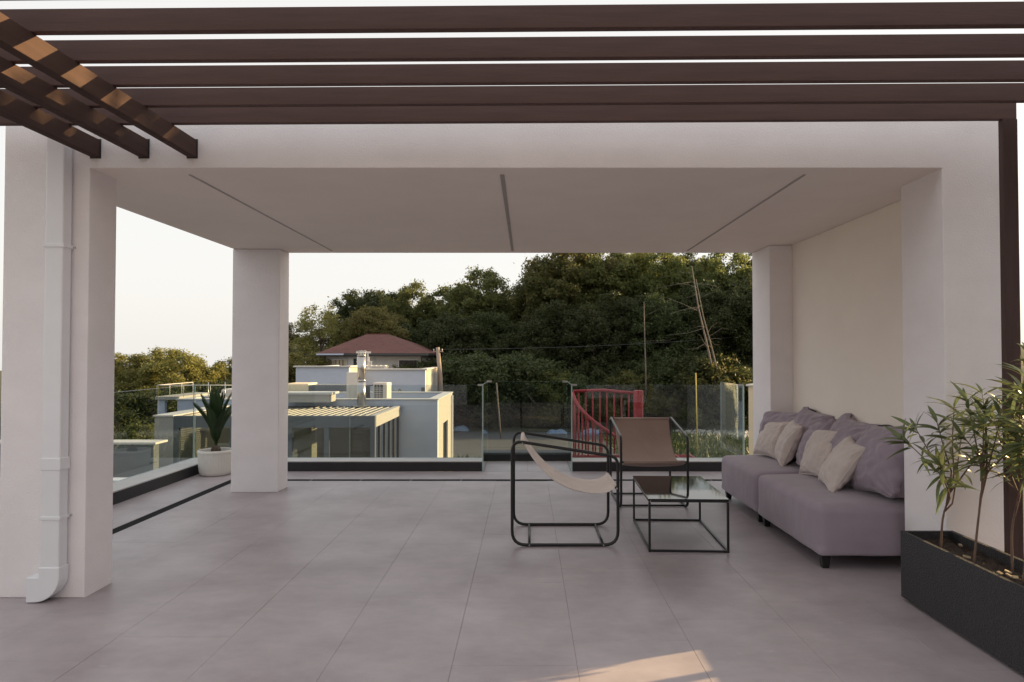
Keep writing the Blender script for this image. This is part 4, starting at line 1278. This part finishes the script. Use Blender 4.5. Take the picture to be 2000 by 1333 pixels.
# tall house added out of view, right of loggia, shading the rear floor
rh = thing('sun_blocker_house', 'tall white sun-blocking house added out of view right of the loggia', 'house', (12.6, 13.0, -3.0))
box('wall', 'nwhite', rh, -1.6, 1.4, -2.7, 1.5, -0.2, 11.0)
box('coping', 'whitepaint', rh, -1.68, 1.48, -2.78, 1.58, 11.002, 11.08)
for fz in (0.8, 3.9, 7.0):
    for fy in (-2.3, -0.4):
        w_ = box('window', 'frame', rh, -1.64, -1.602, fy, fy + 1.3, fz, fz + 1.5)
        box('pane', 'pane', w_, -1.652, -1.642, fy + 0.08, fy + 1.22, fz + 0.08, fz + 1.42)
        box('sill', 'whitepaint', w_, -1.70, -1.603, fy - 0.05, fy + 1.35, fz - 0.06, fz - 0.002)

# ------------------------------------------------------------------ poles and small things beyond the glass
up_ = thing('utility_pole', 'weathered wooden utility pole rising beside the wood, right of the villa', 'pole', (-5.0, 39.5, -3.0))
MB().tube([(0.10, 0, 0), (0.0, 0, 3.2), (-0.16, 0, 4.95)], [0.15, 0.13, 0.11], 12).build('shaft', 'pole', up_)
box('crossarm', 'pole', up_, -0.42, 0.14, -0.06, 0.06, 4.68, 4.74)
for x in (-0.38, 0.10):
    MB().tube([(x, 0, 4.74), (x, 0, 4.86)], 0.03, 8).build('insulator', 'whitepaint', up_)
wpts = [(-4.95 + 26 * t_, 39.5 + 8 * t_, 1.83 - 1.2 * 4 * t_ * (1 - t_) * 0.3 + 1.6 * t_) for t_ in [i / 24 for i in range(25)]]
o = MB().tube(wpts, 0.012, 5).build('overhead_wire', 'frame'); tag(o, 'thin dark overhead wire running right from the utility pole', 'wire')
o = MB().tube([(0, 0, 0), (-0.06, 0, 3.7)], 0.024, 8).build('yellow_pole', 'yellow'); o.location = (7.6, 30.5, -3.0); tag(o, 'thin yellow pole standing in the weeds behind the right-hand glass', 'pole')
o = MB().tube([(0.25, 0, 0), (0.0, 0, 3.0)], 0.04, 8).build('leaning_stick', 'palebark'); o.location = (-1.65, 37, -3.0); tag(o, 'pale stick leaning upright beyond the glass bay', 'stick')
random.seed(31)
def tarp(label, loc, sx, sy, sz):
    b = MB(); n = 8
    v = []
    for j in range(n + 1):
        for i in range(n + 1):
            u, w = -1 + 2 * i / n, -1 + 2 * j / n
            v.append((u * sx, w * sy, max(0, sz * (1 - max(abs(u), abs(w)) ** 3) * (1 + .5 * noise.noise(Vector((u * 2 + loc[0], w * 2, 0)))))))
    b.add(v, [(j * (n + 1) + i, j * (n + 1) + i + 1, (j + 1) * (n + 1) + i + 1, (j + 1) * (n + 1) + i) for j in range(n) for i in range(n)], True)
    o = b.build('blue_tarpaulin', 'blue'); o.location = loc; tag(o, label, 'tarpaulin', 'blue tarpaulins'); return o
tarp('small blue tarpaulin heap at the edge of the asphalt, behind the glass bay', (1.75, 39.4, -2.985), 0.6, 0.35, 0.2)
tarp('blue tarpaulin heap seen between the red stair balusters', (3.75, 39.0, -2.985), 0.7, 0.35, 0.25)
tarp('blue bundle lying at the foot of the utility pole', (-3.9, 40.5, -2.98), 0.5, 0.3, 0.3)
pk = thing('plank_stack', 'pale sawn planks stacked outside the rear glass, left of the bay', 'planks', (-1.15, 14.2, -3.0), R(35))
for i in range(4):
    box('plank', 'plank', pk, -0.1 + 0.11 * i, 0.0 + 0.11 * i, -1.2, 1.2, 0, 1.62 + 0.02 * (i % 2))

# ------------------------------------------------------------------ vegetation
def mesh_quads(name, V4, m):
    """V4: (n,4,3) array of separate quads"""
    n = V4.shape[0]
    me = bpy.data.meshes.new(name)
    me.vertices.add(n * 4); me.loops.add(n * 4); me.polygons.add(n)
    me.vertices.foreach_set('co', V4.reshape(-1).astype(np.float32))
    me.loops.foreach_set('vertex_index', np.arange(n * 4, dtype=np.int32))
    me.polygons.foreach_set('loop_start', np.arange(0, n * 4, 4, dtype=np.int32))
    me.polygons.foreach_set('loop_total', np.full(n, 4, dtype=np.int32))
    me.update(calc_edges=True)
    me.materials.append(M[m])
    return me

def leaf_quads(P, Nn, size, rng):
    n = len(P)
    Nn = Nn / (np.linalg.norm(Nn, axis=1, keepdims=True) + 1e-9)
    a = rng.normal(size=(n, 3)); t = a - Nn * np.sum(a * Nn, axis=1, keepdims=True)
    t /= (np.linalg.norm(t, axis=1, keepdims=True) + 1e-9)
    b = np.cross(Nn, t)
    s = (size * rng.uniform(0.6, 1.3, n))[:, None]
    return np.stack([P - t * s * 0.62, P - b * s * 0.30 + t * s * 0.02, P + t * s * 0.62, P + b * s * 0.30 + t * s * 0.02], axis=1)

def tree_proto(seed, H, W, leafm, nclump, nleaf, lsize, base=0.22, sparse=1.0, barkm='bark', clump=(0.55, 1.15), cz=0.60, rzf=0.42):
    rng = np.random.default_rng(seed)
    rnd = random.Random(seed)
    tb_ = MB()
    top = Vector((rnd.uniform(-.4, .4), rnd.uniform(-.4, .4), H * 0.86))
    tp = []
    for i in range(8):
        t_ = i / 7
        tp.append(Vector((top.x * t_ + rnd.uniform(-.1, .1) * (0 < i), top.y * t_ + rnd.uniform(-.1, .1) * (0 < i), top.z * t_)))
    tr0 = 0.022 * H
    tb_.tube(tp, [tr0 * (1 - 0.85 * i / 7) for i in range(8)], 8)
    C, Rr = [], []
    for i in range(nclump):
        d = rng.normal(size=3); d /= np.linalg.norm(d)
        rad = rng.uniform(0.2, 1.0) ** 0.40
        lump = 1 + 0.32 * noise.noise(Vector((d[0] * 1.7 + seed, d[1] * 1.7, d[2] * 1.7)))
        p = np.array([d[0] * W / 2 * rad * lump, d[1] * W / 2 * rad * lump, H * cz + d[2] * H * rzf * rad * lump])
        if p[2] < H * base: p[2] = H * base + rng.uniform(0, 0.1) * H
        C.append(p); Rr.append(rng.uniform(*clump))
    for i in range(min(nclump, 34)):
        c = Vector(C[i]); t_ = max(0.12, min(0.9, (c.z / top.z) * 0.72))
        s_ = tp[0].lerp(top, t_); m_ = s_.lerp(c, 0.5) + Vector((rnd.uniform(-.2, .2), rnd.uniform(-.2, .2), rnd.uniform(-.1, .35)))
        r0 = tr0 * 0.40 * (1 - 0.6 * t_)
        tb_.tube([s_, s_.lerp(m_, 0.5) + Vector((0, 0, .05)), m_, c], [r0, r0 * .75, r0 * .5, r0 * .15], 5)
        for q in range(3):
            e = c + Vector((rnd.uniform(-1, 1), rnd.uniform(-1, 1), rnd.uniform(-.3, 1))) * Rr[i] * 0.8
            tb_.tube([m_.lerp(c, 0.5 + q * 0.2), c.lerp(e, 0.5) + Vector((0, 0, 0.05)), e], [r0 * .3, r0 * .2, r0 * .08], 4)
    trunk = tb_.mesh('trunk'); trunk.materials.append(M[barkm])
    C = np.array(C); Rr = np.array(Rr)
    w = Rr ** 2; w /= w.sum()
    idx = rng.choice(nclump, nleaf, p=w)
    d = rng.normal(size=(nleaf, 3)); d /= np.linalg.norm(d, axis=1, keepdims=True)
    d[:, 2] = np.where(d[:, 2] < -0.5, -d[:, 2], d[:, 2])
    rr = rng.uniform(0.15, 1.0, nleaf) ** 0.5 * (1 + 0.25 * rng.normal(size=nleaf))
    P = C[idx] + d * (Rr[idx] * rr)[:, None] * np.array([1.0, 1.0, 0.92])
    Nn = d * 0.55 + rng.normal(size=(nleaf, 3)) * 0.55 + np.array([0, 0, 0.12])
    crown = mesh_quads('crown', leaf_quads(P, Nn, lsize, rng), leafm)
    return trunk, crown, H

PT = {
    'a': tree_proto(1, 9.0, 7.0, 'leafA', 230, 52000, 0.185, clump=(0.35, 0.85)),
    'b': tree_proto(2, 10.0, 6.6, 'leafB', 240, 54000, 0.185, cz=0.56, rzf=0.45, clump=(0.35, 0.85)),
    'c': tree_proto(3, 8.5, 7.6, 'leafC', 220, 48000, 0.18, clump=(0.35, 0.85)),
    'd': tree_proto(4, 9.5, 8.0, 'leafB', 260, 58000, 0.19, base=0.10, cz=0.50, rzf=0.48, clump=(0.4, 0.9)),
    'e': tree_proto(5, 9.0, 6.0, 'leafA', 180, 40000, 0.175, clump=(0.3, 0.75)),
    's': tree_proto(6, 8.5, 5.6, 'leafC', 110, 8500, 0.16, base=0.30, clump=(0.4, 0.8)),
    'h': tree_proto(7, 4.0, 5.0, 'leafB', 130, 28000, 0.15, base=0.04, cz=0.42, rzf=0.50, clump=(0.3, 0.7)),
    'g': tree_proto(8, 3.2, 4.2, 'leafA', 90, 20000, 0.14, base=0.04, cz=0.42, rzf=0.52, clump=(0.25, 0.6)),
}
trng = random.Random(77)
ORD = ['first', 'second', 'third', 'fourth', 'fifth', 'sixth', 'seventh', 'eighth', 'ninth', 'tenth', 'eleventh', 'twelfth', 'thirteenth', 'fourteenth', 'fifteenth', 'sixteenth', 'seventeenth', 'eighteenth', 'nineteenth']
def tree(kind, px, Y, topy, label, group, name='broadleaf_tree', cat='tree', X=None, top=None, wide=1.0):
    tr, cr, H = PT[kind]
    x = (px - 1029) / 1333 * Y if X is None else X
    zt = 1.5 - (topy - 694) / 1333 * Y if top is None else top
    g = gz(x, Y) - 0.15
    s = (zt - g) / (H * 1.08)
    root = thing(name, label, cat, (x, Y, g), trng.uniform(0, 6.28), group, (s * wide, s * wide, s))
    link('trunk', tr, root); link('crown', cr, root)
    return root
FG = 'trees of the wooded slope'
SK = [
    ('s', 622, 52, 585, 'sparse pale tree with see-through crown left of the red-roofed villa'),
    ('c', 572, 57, 628, 'small tree half hidden by the column, left of the sparse tree'),
    ('b', 700, 58, 560, 'dark rounded tree on the skyline directly above the villa ridge, leftmost of the dense wood'),
    ('b', 750, 61, 556, 'dark tree on the skyline between the two rounded crowns above the villa'),
    ('a', 806, 59, 556, 'sunlit rounded tree on the skyline above the right end of the villa roof'),
    ('c', 742, 53, 598, 'golden lower tree in front of the dark skyline trees behind the villa'),
    ('e', 880, 59, 556, 'narrow dark tree on the skyline just left of the tallest central dome'),
    ('a', 938, 56, 528, 'large domed sunlit tree standing highest left of the skyline dip'),
    ('e', 1000, 60, 580, 'small tree in the dip of the skyline right of the domed tree'),
    ('a', 1078, 54, 506, 'broad sunlit tree reaching the roof edge right of the skyline dip'),
    ('c', 1125, 57, 470, 'yellowish tree touching the loggia roof edge near the middle of the view'),
]
for (k_, px, Y, ty, lb) in SK:
    tree(k_, px, Y, ty, lb, FG)
oi_ = 0
lbl_hi = 'tall leafy tree whose top is cut off by the loggia roof edge'
for (k_, px, Y, ty) in (('a', 1180, 55, 480), ('c', 1240, 57, 484), ('a', 1300, 54, 484), ('b', 1355, 57, 484), ('a', 1420, 53, 488), ('d', 1470, 55, 488), ('b', 1540, 52, 500)):
    tree(k_, px, Y, ty, lbl_hi + ', ' + ORD[oi_] + ' from left', FG); oi_ += 1
oi_ = 0
lbl_mid = 'dark shaded tree within the middle of the wooded slope'
for (k_, px, Y, ty) in (('d', 690, 56, 622), ('d', 830, 53, 618), ('d', 900, 50, 600), ('b', 965, 51, 598), ('d', 1030, 49, 612), ('b', 1095, 50, 580), ('d', 1160, 48, 588), ('b', 1225, 49, 560), ('d', 1290, 48, 566), ('d', 1350, 50, 535), ('b', 1410, 47, 548), ('d', 1465, 48, 520), ('b', 1535, 47, 520)):
    tree(k_, px, Y, ty, lbl_mid + ', ' + ORD[oi_] + ' from left', FG); oi_ += 1
oi_ = 0
lbl_back = 'tree far up the slope showing between nearer crowns'
for (k_, px, Y, ty) in (('d', 1000, 70, 605), ('b', 1080, 70, 565), ('d', 1160, 70, 545), ('a', 1240, 70, 530), ('d', 1320, 70, 520), ('b', 1400, 70, 515), ('d', 1450, 70, 515), ('b', 1500, 70, 515)):
    tree(k_, px, Y, ty, lbl_back + ', ' + ORD[oi_] + ' from left', FG); oi_ += 1
oi_ = 0
lbl_sh = 'low dark bush along the foot of the wooded slope'
rr_ = random.Random(5)
for px in range(800, 1560, 46):
    tree(rr_.choice('hhg'), px + rr_.uniform(-15, 15), rr_.uniform(42.8, 45.5), rr_.uniform(672, 722), lbl_sh + ', ' + ORD[oi_] + ' from left', 'bushes at the foot of the slope', 'bush', 'bush', wide=1.15); oi_ += 1
oi_ = 0
for px in range(850, 1480, 70):
    tree(rr_.choice('hgg'), px + rr_.uniform(-20, 20), rr_.uniform(41.5, 43.0), rr_.uniform(748, 790), 'small bush at the weedy edge before the wood, ' + ORD[oi_] + ' from left', 'small bushes before the wood', 'bush', 'bush', wide=1.2); oi_ += 1
# left of the column
LT = [
    ('c', 245, 39, 690, 'golden sunlit tree at the left end of the tree row beyond the left glass'),
    ('a', 298, 41, 700, 'darker tree between the two golden trees beyond the left glass'),
    ('c', 343, 39, 680, 'tallest golden tree in the row beyond the left glass'),
    ('b', 402, 42, 722, 'dark low tree in the dip left of the column'),
    ('a', 446, 41, 704, 'dark green tree touching the left edge of the rear column'),
    ('a', 500, 43, 690, 'tree hidden behind the rear column'),
    ('b', 195, 40, 690, 'tree behind the front pillar, left of the golden row'),
    ('c', 584, 44, 688, 'light green bushy tree right of the rear column'),
]
for (k_, px, Y, ty, lb) in LT:
    tree(k_, px, Y, ty, lb, 'trees beyond the left glass', wide=1.15)
for i, (px, Y, ty) in enumerate(((215, 31, 756), (262, 30, 752), (318, 32, 748), (370, 36, 735), (420, 37, 736), (470, 37, 730))):
    tree('h', px, Y, ty, 'dense dark bush in the hedge behind the left glass, ' + ORD[i] + ' from left', 'hedge behind the left glass', 'bush', 'bush', wide=1.25)
tree('g', 268, 26, 822, 'lighter green shrub at the foot of the hedge behind the left glass', 'hedge behind the left glass', 'bush', 'bush')

tree('s', 0, 9.1, 0, 'sparse tree added out of view right of the loggia to filter sun', 'added sun filters', X=10.0, top=8.6, wide=0.62)  # added unseen tree; sparse crown thins the sun on the pergola joists
# pale leaning trunks in front of the wood
def bare_tree(label, pts, r0, nb, seed, side):
    rnd = random.Random(seed)
    base = Vector(pts[0])
    root = thing('bare_tree', label, 'tree', base, 0, 'bare pale trunks')
    P = [Vector(p) - base for p in pts]
    n = len(P)
    MB().tube(P, [r0 * (1 - 0.75 * i / (n - 1)) for i in range(n)], 8).build('trunk', 'palebark', root)
    for i in range(nb):
        t_ = rnd.uniform(0.35, 0.98) * (n - 1); k_ = min(n - 2, int(t_)); p = P[k_].lerp(P[k_ + 1], t_ - k_)
        ln = rnd.uniform(0.8, 2.2); s_ = side if rnd.random() < 0.75 else -side
        e = p + Vector((s_ * ln * rnd.uniform(.3, 1), rnd.uniform(-.5, .5), rnd.uniform(-.5, .9)))
        m_ = p.lerp(e, 0.5) + Vector((0, 0, rnd.uniform(-.12, .12)))
        MB().tube([p, m_, e, e + Vector((s_ * .3, 0, rnd.uniform(-.1, .2)))], [r0 * .18, r0 * .13, r0 * .08, r0 * .03], 5).build('branch', 'palebark', root)
    return root
def PXY(x, y, Y): return ((x - 1029) / 1333 * Y, Y, 1.5 - (y - 694) / 1333 * Y)
bare_tree('pale dead trunk leaning left, left one of the close pair at right', [PXY(1404, 790, 41.5), PXY(1398, 755, 41.5), PXY(1380, 670, 41.6), PXY(1364, 600, 41.8), PXY(1352, 520, 42)], 0.095, 12, 3, -1)
bare_tree('pale dead trunk leaning left, right one of the close pair at right', [PXY(1414, 790, 41.0), PXY(1408, 755, 41.0), PXY(1390, 680, 41), PXY(1374, 620, 41), PXY(1360, 545, 41)], 0.075, 6, 4, -1)
bare_tree('straight thin pale trunk standing alone before the dark wood', [PXY(1261, 770, 41.2), PXY(1261, 720, 41.2), PXY(1259, 650, 41.2), PXY(1258, 590, 41.2)], 0.06, 2, 6, 1)

# pale dry weeds in front of the villa terrace wall
def weeds(label, X, Y, z, h, n, seed, m='leafC'):
    rng = np.random.default_rng(seed)
    root = thing('tall_weed', label, 'plant', (X, Y, z), 0, 'tall weeds by the villa wall')
    b = MB()
    P = []
    for i in range(n):
        a = rng.uniform(0, 6.28); r = rng.uniform(0, .35); hh = h * rng.uniform(.6, 1)
        e = Vector((math.cos(a) * r, math.sin(a) * r, hh))
        b.tube([(0, 0, 0), (e.x * .4, e.y * .4, hh * .5), e], [.012, .009, .004], 4)
        for j in range(60):
            t_ = rng.uniform(.3, 1); P.append([e.x * t_ + rng.normal() * .07, e.y * t_ + rng.normal() * .07, hh * t_])
    b.build('stem', 'stem', root)
    P = np.array(P)
    link('foliage', mesh_quads('foliage', leaf_quads(P, rng.normal(size=P.shape), 0.09, rng), m), root)
weeds('pale yellow weed standing tallest before the villa terrace wall', -8.0, 24.0, -3.0, 3.5, 5, 1)
weeds('pale yellow weed right of the tallest one before the villa terrace wall', -6.55, 24.5, -3.0, 3.3, 4, 2)
weeds('bushy green weed behind the small AC unit', -4.6, 24.0, -3.0, 3.35, 14, 3, 'leafA')

# grass and stones (stuff)
rng = np.random.default_rng(12)
n = 26000
gx = rng.uniform(-6, 24, n); gy = rng.uniform(24, 44, n)
keep = ~((gx > -4.3) & (gx < 4.1) & (gy > 29.6) & (gy < 41.2))
keep &= ~((np.abs((gy - 40.2) + (gx - 10.5) * 0.62) < 2.4) & (gx > 7.6) & (rng.uniform(size=n) < 0.93))
gx, gy = gx[keep], gy[keep]; n = len(gx)
P = np.stack([gx, gy, np.array([gz(a, b_) for a, b_ in zip(gx, gy)])], axis=1)
hh = rng.uniform(0.10, 0.34, n)
aa = rng.uniform(0, 6.28, n)
w = np.stack([np.cos(aa), np.sin(aa), np.zeros(n)], axis=1) * 0.035
lean_ = np.stack([rng.normal(size=n) * .14, rng.normal(size=n) * .14, hh], axis=1)
Q = np.stack([P - w, P + w, P + lean_ * .6 + w * .8, P + lean_], axis=1)
o = link('grass', mesh_quads('grass', Q, 'grass')); tag(o, 'rough green weeds and grass below the terrace', 'grass', kind='stuff')
b = MB(); rnd = random.Random(3)
for i in range(1300):
    t_ = rnd.random()
    x = 8.8 + 8.5 * t_ + rnd.gauss(0, .8); y = 41.3 - 5.5 * t_ + rnd.gauss(0, 1.0)
    s_ = rnd.uniform(.04, .16)
    v = [(x + s_ * a * rnd.uniform(.6, 1.2), y + s_ * b_ * rnd.uniform(.6, 1.2), -2.99 + s_ * c * rnd.uniform(.5, 1.0)) for a, b_, c in ((1, 0, .3), (0, 1, .3), (-1, 0, .3), (0, -1, .3), (0, 0, 1))]
    b.add(v, [(0, 1, 4), (1, 2, 4), (2, 3, 4), (3, 0, 4)])
o = b.build('loose_stones', 'stone'); tag(o, 'pale loose stones scattered along the gravel track', 'stones', kind='stuff')
